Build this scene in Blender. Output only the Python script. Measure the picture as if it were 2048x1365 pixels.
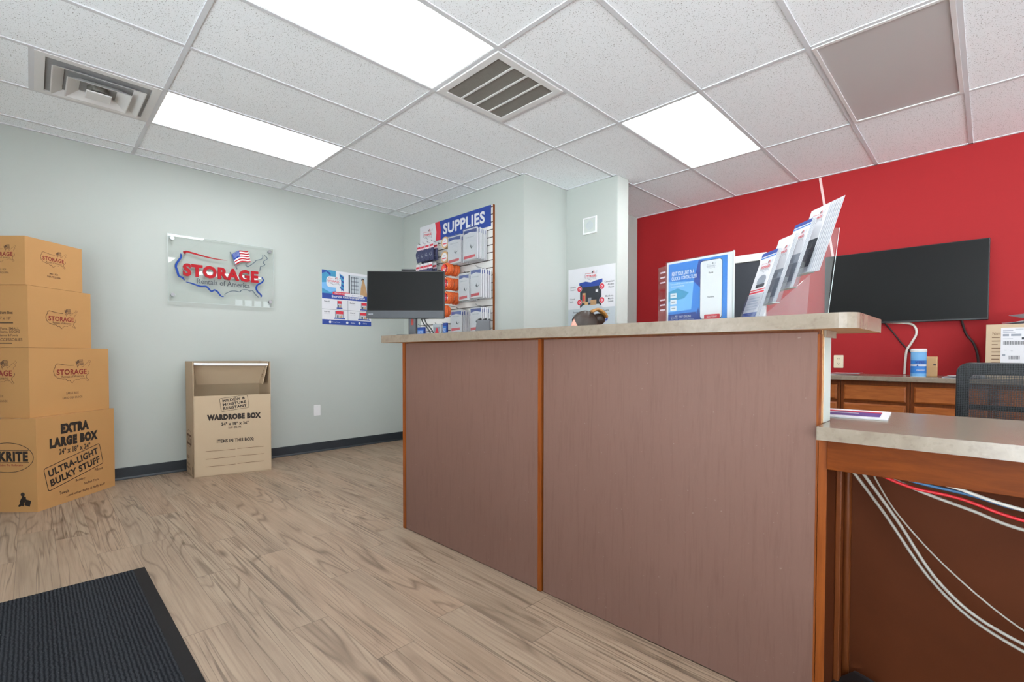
import bpy, bmesh, math, random
from mathutils import Vector, Matrix
random.seed(7)
for o in list(bpy.data.objects): bpy.data.objects.remove(o)
sc = bpy.context.scene
COL = sc.collection
PI = math.pi

# ------------------------------------------------------------------ camera, world, exposure
cd = bpy.data.cameras.new('camera'); cam = bpy.data.objects.new('camera', cd); COL.objects.link(cam)
cd.sensor_width = 36; cd.lens = 957.654/2048*36; cd.shift_y = 48.98/2048; cd.clip_start = .05
yaw, pitch, roll = .7834, -.0226, .0015
fw = Vector((-math.sin(yaw)*math.cos(pitch), math.cos(yaw)*math.cos(pitch), math.sin(pitch)))
rt = Vector((math.cos(yaw), math.sin(yaw), 0)); up = rt.cross(fw)
rt, up = math.cos(roll)*rt+math.sin(roll)*up, -math.sin(roll)*rt+math.cos(roll)*up
cam.matrix_world = Matrix(((rt.x, up.x, -fw.x, 5.0078), (rt.y, up.y, -fw.y, -.635), (rt.z, up.z, -fw.z, 1.0695), (0, 0, 0, 1)))
sc.camera = cam
w = bpy.data.worlds.new('daylight'); sc.world = w; w.use_nodes = True
wt = w.node_tree; bg = wt.nodes['Background']                    # window daylight: dim sky above, bright lower half added to light the ceiling
tcw = wt.nodes.new('ShaderNodeTexCoord'); sxw = wt.nodes.new('ShaderNodeSeparateXYZ'); rw = wt.nodes.new('ShaderNodeValToRGB')
mw = wt.nodes.new('ShaderNodeMath'); mw.operation = 'MULTIPLY_ADD'; mw.inputs[1].default_value = .5; mw.inputs[2].default_value = .5
wt.links.new(tcw.outputs['Generated'], sxw.inputs[0]); wt.links.new(sxw.outputs[2], mw.inputs[0]); wt.links.new(mw.outputs[0], rw.inputs[0]); wt.links.new(rw.outputs[0], bg.inputs[0])
rw.color_ramp.elements[0].position = .49; rw.color_ramp.elements[0].color = (.89, .95, 1, 1)
rw.color_ramp.elements[1].position = .51; rw.color_ramp.elements[1].color = (.16, .175, .19, 1)
bg.inputs[1].default_value = 18
LAMP = 10.5                                                        # the ceiling panels
sc.view_settings.view_transform = 'Standard'; sc.view_settings.look = 'None'
sc.view_settings.exposure = .38; sc.view_settings.gamma = 1; sc.view_settings.use_curve_mapping = False
try:
    sc.cycles.max_bounces = 10; sc.cycles.diffuse_bounces = 6; sc.cycles.transparent_max_bounces = 24
except Exception: pass

# ------------------------------------------------------------------ materials
def lin(c): c /= 255; return c/12.92 if c <= .04045 else ((c+.055)/1.055)**2.4
def rgb(r, g, b): return (lin(r), lin(g), lin(b), 1)
class NT:
    def __init__(s, name):
        s.m = bpy.data.materials.new(name); s.m.use_nodes = True; s.t = s.m.node_tree
        s.bsdf = s.t.nodes['Principled BSDF']; s.out = s.t.nodes['Material Output']
    def n(s, kind, **kw):
        x = s.t.nodes.new(kind)
        for k, v in kw.items():
            if k.startswith('i_'):
                key = k[2:]; x.inputs[int(key) if key.isdigit() else key.replace('_', ' ')].default_value = v
            else: setattr(x, k, v)
        return x
    def l(s, a, b): s.t.links.new(a, b)
    def math(s, op, a, b=None, c=None):
        x = s.n('ShaderNodeMath', operation=op)
        for i, v in enumerate((a, b, c)):
            if v is None: continue
            if isinstance(v, (int, float)): x.inputs[i].default_value = v
            else: s.l(v, x.inputs[i])
        return x.outputs[0]
    def mix(s, f, a, b):
        x = s.n('ShaderNodeMix', data_type='RGBA')
        for i, v in ((0, f), (6, a), (7, b)):
            if isinstance(v, (int, float, tuple)): x.inputs[i].default_value = v
            else: s.l(v, x.inputs[i])
        return x.outputs[2]
    def ramp(s, f, *st):
        x = s.n('ShaderNodeValToRGB'); e = x.color_ramp.elements
        while len(e) < len(st): e.new(.5)
        for k, (p, c) in enumerate(st): e[k].position = p; e[k].color = c if isinstance(c, tuple) else (c, c, c, 1)
        s.l(f, x.inputs[0]); return x.outputs[0]
    def coord(s, scale=(1, 1, 1), kind='Object'):
        t = s.n('ShaderNodeTexCoord'); m = s.n('ShaderNodeMapping'); m.inputs['Scale'].default_value = scale
        s.l(t.outputs[kind], m.inputs[0]); return m.outputs[0]
    def noise(s, vec, scale, detail=3, rough=.5, dist=0):
        x = s.n('ShaderNodeTexNoise', i_Scale=scale, i_Detail=detail, i_Roughness=rough, i_Distortion=dist)
        s.l(vec, x.inputs['Vector']); return x.outputs[0]
    def bump(s, h, strength=.2, dist=.002):
        x = s.n('ShaderNodeBump', i_Strength=strength, i_Distance=dist); s.l(h, x.inputs['Height']); s.l(x.outputs[0], s.bsdf.inputs['Normal'])
def mat(name, c, rough=.6, var=.06, scale=30, metal=0, bump=0, spec=.5, stretch=(1, 1, 1)):
    t = NT(name); v = t.coord(stretch); f = t.noise(v, scale)
    a = tuple(x*(1-var) for x in c[:3])+(1,); b = tuple(min(1, x*(1+var)) for x in c[:3])+(1,)
    t.l(t.mix(f, a, b), t.bsdf.inputs['Base Color'])
    t.bsdf.inputs['Roughness'].default_value = rough; t.bsdf.inputs['Metallic'].default_value = metal
    t.bsdf.inputs['Specular IOR Level'].default_value = spec
    if bump: t.bump(f, bump)
    return t.m
def m_clear(name, tint=(.985, .995, .99, 1), lo=.03, hi=.42, rough=.02):
    t = NT(name); tr = t.n('ShaderNodeBsdfTransparent', i_Color=tint); g = t.n('ShaderNodeBsdfGlossy', i_Roughness=rough)
    lw = t.n('ShaderNodeLayerWeight', i_Blend=.35); mx = t.n('ShaderNodeMixShader')
    f = t.math('ADD', t.math('MULTIPLY', lw.outputs['Facing'], hi-lo), lo)
    f = t.math('MULTIPLY', f, t.math('ADD', .97, t.math('MULTIPLY', t.noise(t.coord(), 4), .06)))
    t.l(f, mx.inputs[0]); t.l(tr.outputs[0], mx.inputs[1]); t.l(g.outputs[0], mx.inputs[2]); t.l(mx.outputs[0], t.out.inputs[0])
    return t.m
def m_emit(name, c, s):
    t = NT(name); t.bsdf.inputs['Base Color'].default_value = (.9, .9, .9, 1)
    f = t.math('ADD', s*.985, t.math('MULTIPLY', t.noise(t.coord(), 3), s*.03))
    t.bsdf.inputs['Emission Color'].default_value = c; t.l(f, t.bsdf.inputs['Emission Strength']); return t.m
def m_wood(name, dark, light, axis=(8, 8, .6), rough=.35, scale=6, spec=.5):
    t = NT(name); v = t.coord(axis); f = t.noise(v, scale, 5, .6, .6)
    t.l(t.ramp(f, (.3, dark), (.7, light)), t.bsdf.inputs['Base Color']); t.bsdf.inputs['Roughness'].default_value = rough; t.bsdf.inputs['Specular IOR Level'].default_value = spec
    t.bump(f, .05); return t.m
def m_tile():
    t = NT('ceiling_tile'); v = t.coord()
    f = t.noise(v, 170, 2, .55); f2 = t.noise(v, 70, 3, .6)
    s = t.math('MULTIPLY', t.ramp(f, (.60, 0.), (.66, 1.)), t.ramp(f2, (.40, 0.), (.52, 1.)))
    big = t.noise(v, 1.3, 2)
    base = t.mix(big, rgb(238, 243, 247), rgb(241, 246, 250))
    t.l(t.mix(t.math('MULTIPLY', s, .9), base, rgb(96, 96, 96)), t.bsdf.inputs['Base Color'])
    t.bsdf.inputs['Roughness'].default_value = .95; t.bsdf.inputs['Specular IOR Level'].default_value = .1
    t.bump(t.math('SUBTRACT', 1, s), .3, .002); return t.m
def m_floor():
    t = NT('vinyl_plank'); tc = t.n('ShaderNodeTexCoord'); sx = t.n('ShaderNodeSeparateXYZ'); t.l(tc.outputs['Object'], sx.inputs[0])
    X, Y = sx.outputs[0], sx.outputs[1]
    W, L = .152, 1.22
    yr = t.math('DIVIDE', t.math('ADD', Y, 20.01), W); row = t.math('FLOOR', yr); fy = t.math('FRACT', yr)
    wn = t.n('ShaderNodeTexWhiteNoise', noise_dimensions='1D'); t.l(row, wn.inputs['W'])
    xr = t.math('ADD', t.math('DIVIDE', t.math('ADD', X, 20), L), wn.outputs[0]); col = t.math('FLOOR', xr); fx = t.math('FRACT', xr)
    cb = t.n('ShaderNodeCombineXYZ'); t.l(row, cb.inputs[0]); t.l(col, cb.inputs[1])
    pid = t.n('ShaderNodeTexWhiteNoise', noise_dimensions='3D'); t.l(cb.outputs[0], pid.inputs['Vector']); P = pid.outputs[0]
    def vec(ax, ay):
        c = t.n('ShaderNodeCombineXYZ'); t.l(t.math('ADD', t.math('MULTIPLY', X, ax), t.math('MULTIPLY', P, 37)), c.inputs[0])
        t.l(t.math('ADD', t.math('MULTIPLY', Y, ay), t.math('MULTIPLY', P, 11)), c.inputs[1]); t.l(t.math('MULTIPLY', P, 50), c.inputs[2]); return c.outputs[0]
    fine = t.noise(vec(3, 80), 1, 4, .65, .3)
    broad = t.noise(vec(1.0, 9), 1, 3, .55, .5)
    fld = t.noise(vec(.42, 4.6), 1, 2, .45, .45)                # contour lines of a stretched field: cathedral grain and rings
    cf = t.math('ABSOLUTE', t.math('SUBTRACT', t.math('FRACT', t.math('MULTIPLY', fld, 17)), .5))
    vein = t.ramp(cf, (.0, 1.), (.07, .55), (.2, 0.))
    msk = t.ramp(t.noise(vec(.9, 5), 1.1, 2), (.4, .05), (.62, 1.))
    vein = t.math('MULTIPLY', vein, msk)
    cl = t.math('ABSOLUTE', t.math('SUBTRACT', t.math('FRACT', t.math('MULTIPLY', t.noise(vec(.26, 14), 1, 3, .5, .15), 9)), .5))
    crack = t.math('MULTIPLY', t.ramp(cl, (.0, 1.), (.06, .5), (.12, 0.)), t.ramp(t.noise(vec(.8, 8), 1, 2), (.42, .1), (.6, 1.)))
    kv = t.n('ShaderNodeTexVoronoi', i_Scale=1.0); t.l(vec(1.7, 7.0), kv.inputs['Vector'])
    knot = t.ramp(kv.outputs['Distance'], (.035, 1.), (.15, .0))
    base = t.ramp(broad, (.25, rgb(127, 107, 89)), (.5, rgb(153, 131, 112)), (.78, rgb(166, 147, 126)))
    tint = t.mix(P, rgb(145, 128, 109), rgb(161, 134, 111))
    base = t.mix(.4, base, tint)
    base = t.mix(t.math('MULTIPLY', t.ramp(fine, (.35, 1.), (.6, 0.)), .34), base, rgb(109, 88, 71))
    base = t.mix(t.math('MULTIPLY', vein, .72), base, rgb(88, 69, 54))
    base = t.mix(t.math('MULTIPLY', crack, .78), base, rgb(81, 65, 52))
    base = t.mix(t.math('MULTIPLY', knot, .7), base, rgb(83, 67, 53))
    ey = t.math('MINIMUM', fy, t.math('SUBTRACT', 1, fy)); ex = t.math('MINIMUM', fx, t.math('SUBTRACT', 1, fx))
    seam = t.math('MAXIMUM', t.math('LESS_THAN', ey, .008), t.math('LESS_THAN', ex, .0015))
    base = t.mix(t.math('MULTIPLY', seam, .42), base, rgb(59, 46, 37))
    t.l(base, t.bsdf.inputs['Base Color'])
    t.bsdf.inputs['Roughness'].default_value = .5; t.bsdf.inputs['Specular IOR Level'].default_value = .35
    t.bump(t.math('SUBTRACT', fine, t.math('MULTIPLY', seam, 1)), .12, .001); return t.m
def m_panel():
    t = NT('mauve_veneer'); f = t.noise(t.coord((26, 26, 1.6)), 3, 5, .6, .8); g = t.noise(t.coord((40, 40, 6)), 5, 3, .6); b = t.noise(t.coord((1, 1, .5)), 2.2, 3)
    base = t.mix(b, rgb(112, 82, 72), rgb(120, 90, 80))
    base = t.mix(t.math('MULTIPLY', t.ramp(f, (.5, 0.), (.7, 1.)), .26), base, rgb(89, 61, 53))
    base = t.mix(t.math('MULTIPLY', t.ramp(g, (.55, 0.), (.75, 1.)), .2), base, rgb(128, 98, 88))
    sp = t.ramp(t.noise(t.coord(), 95, 1), (.765, 0.), (.79, 1.))
    base = t.mix(t.math('MULTIPLY', sp, .4), base, rgb(151, 133, 123))
    t.l(base, t.bsdf.inputs['Base Color']); t.bsdf.inputs['Roughness'].default_value = .45; t.bsdf.inputs['Specular IOR Level'].default_value = .3; t.bump(f, .06); return t.m
def m_laminate():
    t = NT('stone_laminate'); v = t.coord(); a = t.noise(v, 22, 5, .6, .6); b = t.noise(v, 55, 4, .6)
    base = t.ramp(a, (.2, rgb(121, 108, 94)), (.5, rgb(133, 121, 107)), (.8, rgb(141, 130, 116)))
    base = t.mix(t.math('MULTIPLY', t.ramp(b, (.56, 0.), (.7, 1.)), .28), base, rgb(100, 84, 69))
    base = t.mix(t.math('MULTIPLY', t.ramp(b, (.28, 1.), (.4, 0.)), .22), base, rgb(158, 147, 131))
    t.l(base, t.bsdf.inputs['Base Color']); t.bsdf.inputs['Roughness'].default_value = .22; return t.m
def m_mat():
    t = NT('ribbed_carpet'); v = t.coord(); sx = t.n('ShaderNodeSeparateXYZ'); t.l(v, sx.inputs[0])
    s = t.math('SINE', t.math('MULTIPLY', t.math('ADD', sx.outputs[1], t.math('MULTIPLY', t.noise(v, 60, 2), .009)), 2*PI/.0125))
    s = t.math('ADD', .5, t.math('MULTIPLY', s, .5)); n = t.ramp(t.noise(v, 330, 2, .7), (.3, .1), (.7, 1.)); b = t.noise(v, 40, 2)
    c = t.mix(t.math('MULTIPLY', t.math('MULTIPLY', s, n), 1.5), rgb(19, 20, 24), rgb(78, 81, 86))
    c = t.mix(t.math('MULTIPLY', b, .3), c, rgb(35, 38, 43))
    fl = t.ramp(t.noise(v, 260, 1), (.77, 0.), (.8, 1.)); c = t.mix(fl, c, rgb(158, 158, 155))
    t.l(c, t.bsdf.inputs['Base Color']); t.bsdf.inputs['Roughness'].default_value = .95; t.bsdf.inputs['Specular IOR Level'].default_value = .1
    t.bump(t.math('MULTIPLY', s, n), 1, .006); return t.m
def m_mesh():
    t = NT('chair_mesh'); ck = t.n('ShaderNodeTexChecker', i_Scale=1); mp = t.n('ShaderNodeMapping'); tc = t.n('ShaderNodeTexCoord')
    mp.inputs['Rotation'].default_value = (0, PI/4, 0); mp.inputs['Scale'].default_value = (190, 0, 190)
    t.l(tc.outputs['Object'], mp.inputs[0]); t.l(mp.outputs[0], ck.inputs['Vector'])
    t.bsdf.inputs['Base Color'].default_value = rgb(24, 27, 30); t.bsdf.inputs['Roughness'].default_value = .6
    tr = t.n('ShaderNodeBsdfTransparent'); mx = t.n('ShaderNodeMixShader')
    t.l(t.math('MULTIPLY', ck.outputs['Fac'], .62), mx.inputs[0]); t.l(t.bsdf.outputs[0], mx.inputs[1]); t.l(tr.outputs[0], mx.inputs[2]); t.l(mx.outputs[0], t.out.inputs[0])
    return t.m
M = dict(
    sage=mat('sage_paint', rgb(172, 177, 172), .8, .02, 3), red=mat('red_paint', rgb(154, 26, 30), .7, .03, 2, spec=.3), offw=mat('bounce_white_paint', rgb(232, 236, 233), .7, .02), pale=mat('lit_wall_and_white_parts', rgb(184, 190, 185), .8, .02),
    tile=m_tile(), grid=mat('grid_metal', rgb(206, 208, 212), .6, .02, spec=.2), floor=m_floor(), base=mat('black_vinyl', rgb(36, 42, 48), .45, .08), trimw=mat('trim_white', rgb(222, 222, 220), .5, .03),
    lamp=m_emit('lit_diffuser', (.93, .97, 1, 1), LAMP), unlit=mat('unlit_diffuser', rgb(186, 184, 184), .5, .02, 2), white=mat('white_enamel', rgb(214, 214, 214), .45, .02),
    ductl=mat('duct_pale', rgb(150, 150, 150), .8, .1), darkvoid=mat('duct_dark', rgb(50, 50, 50), .8, .1), slat=mat('grille_grey', rgb(120, 118, 112), .5, .08),
    panel=m_panel(), trim=m_wood('orange_maple', rgb(116, 56, 18), rgb(140, 74, 28), spec=.2), cab=m_wood('honey_maple', rgb(132, 70, 30), rgb(160, 92, 44), (1.2, 8, 8), .35, 6, .35),
    cabd=m_wood('frame_maple_and_knee_shade', rgb(92, 46, 20), rgb(112, 58, 26), spec=.2), under=m_wood('raw_underside', rgb(176, 128, 84), rgb(206, 160, 112), (1, 8, 8), .6),
    knee=m_wood('brown_hardboard_and_shade', rgb(76, 36, 16), rgb(86, 42, 20), (1, 1, 1), .6, 2, .12), apron=m_wood('apron_maple', rgb(88, 38, 6), rgb(112, 53, 11), (1.2, 8, 8), .45, 6, .12), lam=m_laminate(), matc=m_mat(), rub=mat('rubber_edge', rgb(30, 28, 28), .7, .1, 60, spec=.15),
    card=mat('kraft_card', rgb(184, 137, 84), .75, .04, 6), card2=mat('pale_kraft_card', rgb(184, 163, 136), .75, .04, 6), cardin=mat('kraft_inside', rgb(158, 138, 112), .8, .04, 8),
    ink=mat('black_ink', rgb(38, 28, 22), .7, .1, 80), inkg=mat('brown_ink', rgb(98, 70, 48), .75, .1, 80), inkr=mat('red_ink', rgb(134, 42, 32), .7, .1, 80),
    blk=mat('black_plastic', rgb(28, 29, 31), .4, .1), gph=mat('graphite_plastic', rgb(50, 53, 58), .42, .05), scr=mat('screen_glass', rgb(16, 16, 16), .35, .03, 3, spec=.15), tvs=mat('tv_screen', rgb(20, 20, 20), .38, .03, 3, spec=.14),
    steel=mat('brushed_steel', rgb(150, 152, 155), .25, .05, 60, 1), chrome=mat('rod_metal', rgb(225, 225, 232), .3, .02, 40, .6),
    acr=m_clear('clear_acrylic'), acre=mat('acrylic_edge', rgb(186, 196, 194), .3, .03), acrp=m_clear('holder_acrylic', (.95, .955, .97, 1), .035, .3, .05), bag=m_clear('clear_bag', (.95, .96, .965, 1), .05, .3, .2),
    sred=mat('sign_red', rgb(160, 16, 28), .5, .03, spec=.2), sblue=mat('sign_blue', rgb(20, 60, 140), .5, .04, spec=.2), sgrey=mat('sign_grey', rgb(84, 98, 110), .4, .04), sdark=mat('sign_charcoal', rgb(62, 70, 78), .4, .04), swhite=mat('sign_white', rgb(236, 236, 240), .4, .02),
    paper=mat('paper', rgb(205, 205, 209), .6, .02), pgrey=mat('poster_grey', rgb(176, 184, 190), .6, .02), navy=mat('print_navy', rgb(30, 62, 142), .5, .04), blue=mat('print_blue', rgb(46, 118, 196), .5, .08, 9), sky=mat('print_sky', rgb(108, 166, 214), .5, .1, 12), teal=mat('print_teal', rgb(58, 138, 176), .5, .15, 20),
    pred=mat('print_red', rgb(198, 40, 58), .5, .04), ptan=mat('print_tan', rgb(176, 138, 98), .6, .2, 30), pdark=mat('print_dark', rgb(44, 48, 56), .5, .1), pmid=mat('print_mid', rgb(132, 138, 148), .5, .2, 40), purple=mat('print_purple', rgb(82, 58, 128), .5, .05), pink=mat('print_pink', rgb(222, 196, 204), .5, .05),
    oran=mat('orange_strap', rgb(214, 98, 44), .5, .22, 60, 0, .3), tape=mat('tan_tape', rgb(196, 156, 108), .4, .1, 20), navyp=mat('navy_fabric', rgb(48, 52, 84), .6, .25, 50, 0, .2), slw=mat('slatwall_white', rgb(226, 224, 220), .5, .03), sgroove=mat('groove_dark', rgb(84, 80, 76), .8, .1),
    ivory=mat('ivory_plate', rgb(226, 214, 186), .4, .02), pinkw=mat('painted_raceway', rgb(226, 190, 186), .5, .02), wcab=mat('white_cable', rgb(206, 202, 194), .5, .04), gcab=mat('grey_cable', rgb(162, 158, 150), .5, .05), bcab=mat('black_cable', rgb(34, 18, 20), .5, .1), rcab=mat('red_cable', rgb(206, 34, 44), .45, .05), ucab=mat('blue_cable', rgb(66, 112, 156), .45, .05),
    cmesh=m_mesh(), skin=mat('skin', rgb(222, 164, 146), .5, .05, 12), hair=mat('brown_hair', rgb(50, 38, 31), .5, .35, 8, 0, .3, .5, (3, 30, 30)), clip=mat('tortoise_clip', rgb(160, 112, 58), .3, .4, 14), shirt=mat('blue_shirt', rgb(52, 74, 120), .8, .1, 60), trous=mat('dark_trousers', rgb(44, 46, 54), .8, .1, 60),
)

# ------------------------------------------------------------------ mesh helpers
_tc = {}
def text2d(s, bold=0.):
    k = (s, bold)
    if k not in _tc:
        cu = bpy.data.curves.new('t', 'FONT'); cu.body = s; cu.size = 1; cu.offset = bold; cu.align_x = 'CENTER'; cu.resolution_u = 3; cu.space_character = 1+bold*2
        ob = bpy.data.objects.new('t', cu); COL.objects.link(ob)
        me = bpy.data.meshes.new_from_object(ob.evaluated_get(bpy.context.evaluated_depsgraph_get()))
        v = [(p.co.x, p.co.y) for p in me.vertices]; f = [tuple(p.vertices) for p in me.polygons]
        bpy.data.objects.remove(ob); bpy.data.curves.remove(cu); bpy.data.meshes.remove(me)
        x0 = min(a for a, b in v); x1 = max(a for a, b in v); y0 = min(b for a, b in v); y1 = max(b for a, b in v)
        _tc[k] = ([((a-(x0+x1)/2)/(x1-x0), (b-(y0+y1)/2)/(y1-y0)) for a, b in v], f)
    return _tc[k]
class Fr:                                                   # a flat frame on a surface: origin, u axis, v axis
    def __init__(s, o, ex, ey): s.o = Vector(o); s.x = Vector(ex).normalized(); s.y = Vector(ey).normalized(); s.n = s.x.cross(s.y)
    def p(s, u, v, h=0): return s.o+s.x*u+s.y*v+s.n*h
def rrect(cu, cv, w, h, r, ang=0, n=5):
    out = []
    for (sx, sy, a0) in ((1, 1, 0), (-1, 1, 90), (-1, -1, 180), (1, -1, 270)):
        for k in range(n+1):
            a = math.radians(a0+90*k/n); out.append((sx*(w/2-r)+r*math.cos(a), sy*(h/2-r)+r*math.sin(a)))
    c, s_ = math.cos(ang), math.sin(ang)
    return [(cu+x*c-y*s_, cv+x*s_+y*c) for x, y in out]
def circ(cu, cv, r, n=24, ry=None): return [(cu+r*math.cos(2*PI*k/n), cv+(ry or r)*math.sin(2*PI*k/n)) for k in range(n)]
class MB:
    def __init__(s): s.v = []; s.f = []; s.m = []; s.sm = []; s.mats = []
    def mi(s, m):
        if m not in s.mats: s.mats.append(m)
        return s.mats.index(m)
    def add(s, vs, fs, m, smooth=False):
        b = len(s.v); s.v += [Vector(p) for p in vs]; i = s.mi(m)
        for f in fs: s.f.append(tuple(b+k for k in f)); s.m.append(i); s.sm.append(smooth)
        return s
    def poly(s, pts, m): return s.add(pts, [tuple(range(len(pts)))], m)
    def box(s, x0, x1, y0, y1, z0, z1, m, mt=None):
        v = [(x, y, z) for z in (z0, z1) for y in (y0, y1) for x in (x0, x1)]
        s.add(v, [(0, 2, 3, 1), (4, 5, 7, 6), (0, 1, 5, 4), (2, 6, 7, 3), (0, 4, 6, 2), (1, 3, 7, 5)], m); return s
    def hexa(s, b, t, m):                                   # bottom quad, top quad
        return s.add(list(b)+list(t), [(3, 2, 1, 0), (4, 5, 6, 7), (0, 1, 5, 4), (1, 2, 6, 5), (2, 3, 7, 6), (3, 0, 4, 7)], m)
    def fbox(s, fr, u0, u1, v0, v1, h0, h1, m):
        q = lambda h: [fr.p(u0, v0, h), fr.p(u1, v0, h), fr.p(u1, v1, h), fr.p(u0, v1, h)]
        return s.hexa(q(h0), q(h1), m)
    def prism(s, pts, m, fr=None, h0=0, h1=1, mside=None, mbot=None):
        fr = fr or Fr((0, 0, 0), (1, 0, 0), (0, 1, 0)); n = len(pts)
        a = [fr.p(u, v, h0) for u, v in pts]; b = [fr.p(u, v, h1) for u, v in pts]
        s.add(a, [tuple(range(n))[::-1]], mbot or m); s.add(b, [tuple(range(n))], m)
        s.add(a+b, [(k, (k+1) % n, n+(k+1) % n, n+k) for k in range(n)], mside or m); return s
    def ring(s, outer, inner, m, fr, h0, h1):
        n = len(outer); P = [fr.p(u, v, h) for h in (h0, h1) for c in (outer, inner) for u, v in c]; F = []
        for k in range(n):
            j = (k+1) % n
            F += [(k, n+k, n+j, j), (2*n+k, 2*n+j, 3*n+j, 3*n+k), (k, j, 2*n+j, 2*n+k), (n+k, 3*n+k, 3*n+j, n+j)]
        return s.add(P, F, m)
    def tube(s, path, r, m, n=10, cap=True):
        P = [Vector(p) for p in path]; rs = r if isinstance(r, (list, tuple)) else [r]*len(P); vs = []; fs = []
        prev = None
        for k, p in enumerate(P):
            t = (P[min(k+1, len(P)-1)]-P[max(k-1, 0)]).normalized()
            a = prev if prev is not None else (Vector((0, 0, 1)) if abs(t.z) < .9 else Vector((1, 0, 0)))
            u = (a-t*a.dot(t)).normalized(); v = t.cross(u); prev = u
            vs += [p+(u*math.cos(2*PI*j/n)+v*math.sin(2*PI*j/n))*rs[k] for j in range(n)]
        for k in range(len(P)-1):
            for j in range(n): fs.append((k*n+j, k*n+(j+1) % n, (k+1)*n+(j+1) % n, (k+1)*n+j))
        s.add(vs, fs, m, True)
        if cap: s.add(vs[:n], [tuple(range(n))[::-1]], m); s.add(vs[-n:], [tuple(range(n))], m)
        return s
    def lathe(s, prof, m, c=(0, 0, 0), n=28, mats=None):
        c = Vector(c); vs = [c+Vector((r*math.cos(2*PI*j/n), r*math.sin(2*PI*j/n), z)) for r, z in prof for j in range(n)]
        for k in range(len(prof)-1):
            s.add(vs[k*n:(k+2)*n], [(j, (j+1) % n, n+(j+1) % n, n+j) for j in range(n)], mats[k] if mats else m, True)
        return s
    def ball(s, c, r, m, n=16, rz=None, ry=None):
        c = Vector(c); rz = rz or r; ry = ry or r; vs = []; fs = []
        for i in range(n+1):
            th = PI*i/n
            for j in range(2*n): a = PI*j/n; vs.append(c+Vector((r*math.sin(th)*math.cos(a), ry*math.sin(th)*math.sin(a), rz*math.cos(th))))
        for i in range(n):
            for j in range(2*n): fs.append((i*2*n+j, (i+1)*2*n+j, (i+1)*2*n+(j+1) % (2*n), i*2*n+(j+1) % (2*n)))
        return s.add(vs, fs, m, True)
    # flat print on a frame
    def rect(s, fr, u0, v0, u1, v1, m, h=.0006): return s.poly([fr.p(u0, v0, h), fr.p(u1, v0, h), fr.p(u1, v1, h), fr.p(u0, v1, h)], m)
    def shape(s, fr, pts, m, h=.0006): return s.poly([fr.p(u, v, h) for u, v in pts], m)
    def outline(s, fr, pts, wd, m, h=.0006, closed=True):
        n = len(pts)
        P = [Vector(p) for p in pts]
        for k in range(n if closed else n-1):
            a, b = P[k], P[(k+1) % n]; d = (b-a)
            if d.length < 1e-7: continue
            d.normalize(); q = Vector((-d.y, d.x))*wd/2; a2 = a-d*wd*.3; b2 = b+d*wd*.3
            s.poly([fr.p(*(a2-q), h), fr.p(*(b2-q), h), fr.p(*(b2+q), h), fr.p(*(a2+q), h)], m)
        return s
    def text(s, fr, t, cu, cv, w_, h_, m, ang=0, bold=.02, h=.0008, solid=0):
        v, f = text2d(t, bold); c, q = math.cos(ang), math.sin(ang)
        P = [(cu+a*w_*c-b*h_*q, cv+a*w_*q+b*h_*c) for a, b in v]
        s.add([fr.p(x, y, h+solid) for x, y in P], f, m)
        if solid:
            ed = {}
            for g in f:
                for k in range(len(g)):
                    e = (g[k], g[(k+1) % len(g)]); ed[e] = 1
            n = len(P); A = [fr.p(x, y, h) for x, y in P]+[fr.p(x, y, h+solid) for x, y in P]
            s.add(A, [(a, b, n+b, n+a) for a, b in ed if (b, a) not in ed], m)
            s.add([fr.p(x, y, h) for x, y in P], [g[::-1] for g in f], m)
        return s
    def stroke(s, fr, pts, wds, m, h0, h1):                 # a raised ribbon of varying width
        P = [Vector(p) for p in pts]; n = len(P); L = []; Rr = []
        for k in range(n):
            d = (P[min(k+1, n-1)]-P[max(k-1, 0)]).normalized(); q = Vector((-d.y, d.x))*wds[k]/2; L.append(P[k]+q); Rr.append(P[k]-q)
        vs = [fr.p(*c, h) for h in (h0, h1) for side in (L, Rr) for c in side]; fs = []
        for k in range(n-1):
            fs += [(2*n+k, 3*n+k, 3*n+k+1, 2*n+k+1), (k, 2*n+k, 2*n+k+1, k+1), (n+k, n+k+1, 3*n+k+1, 3*n+k), (k, k+1, n+k+1, n+k)]
        fs += [(0, n, 3*n, 2*n), (n-1, 3*n-1, 4*n-1, 2*n-1)]
        return s.add(vs, fs, m)
    def merge(s, o, fr=None, umin=0):                       # take over another builder's faces, cut off left of umin on a frame
        for f, m, sm in zip(o.f, o.m, o.sm):
            P = [o.v[k] for k in f]
            if fr:
                q = []; n = len(P)
                for k in range(n):
                    a, b = P[k], P[(k+1) % n]; ua, ub = (a-fr.o).dot(fr.x)-umin, (b-fr.o).dot(fr.x)-umin
                    if ua >= 0: q.append(a)
                    if (ua >= 0) != (ub >= 0): q.append(a+(b-a)*(ua/(ua-ub)))
                P = q
            if len(P) > 2: s.add(P, [tuple(range(len(P)))], o.mats[m], sm)
        return s
    def build(s, name, parent=None, origin=None, bevel=0, seg=2):
        me = bpy.data.meshes.new(name); o = Vector(origin) if origin else Vector((0, 0, 0))
        base = o
        me.from_pydata([tuple(p-base) for p in s.v], [], s.f)
        for m in s.mats: me.materials.append(m)
        for k, p in enumerate(me.polygons): p.material_index = s.m[k]; p.use_smooth = s.sm[k]
        me.update(); ob = bpy.data.objects.new(name, me); COL.objects.link(ob)
        if parent is not None:
            ob.parent = parent; ob.location = o-WP[parent.name] if parent.name in WP else o
            WP[ob.name] = o
        else: ob.location = o; WP[ob.name] = o
        if bevel:
            bv = ob.modifiers.new('bevel', 'BEVEL'); bv.width = bevel; bv.segments = seg; bv.limit_method = 'ANGLE'; bv.angle_limit = math.radians(40)
        return ob
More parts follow.
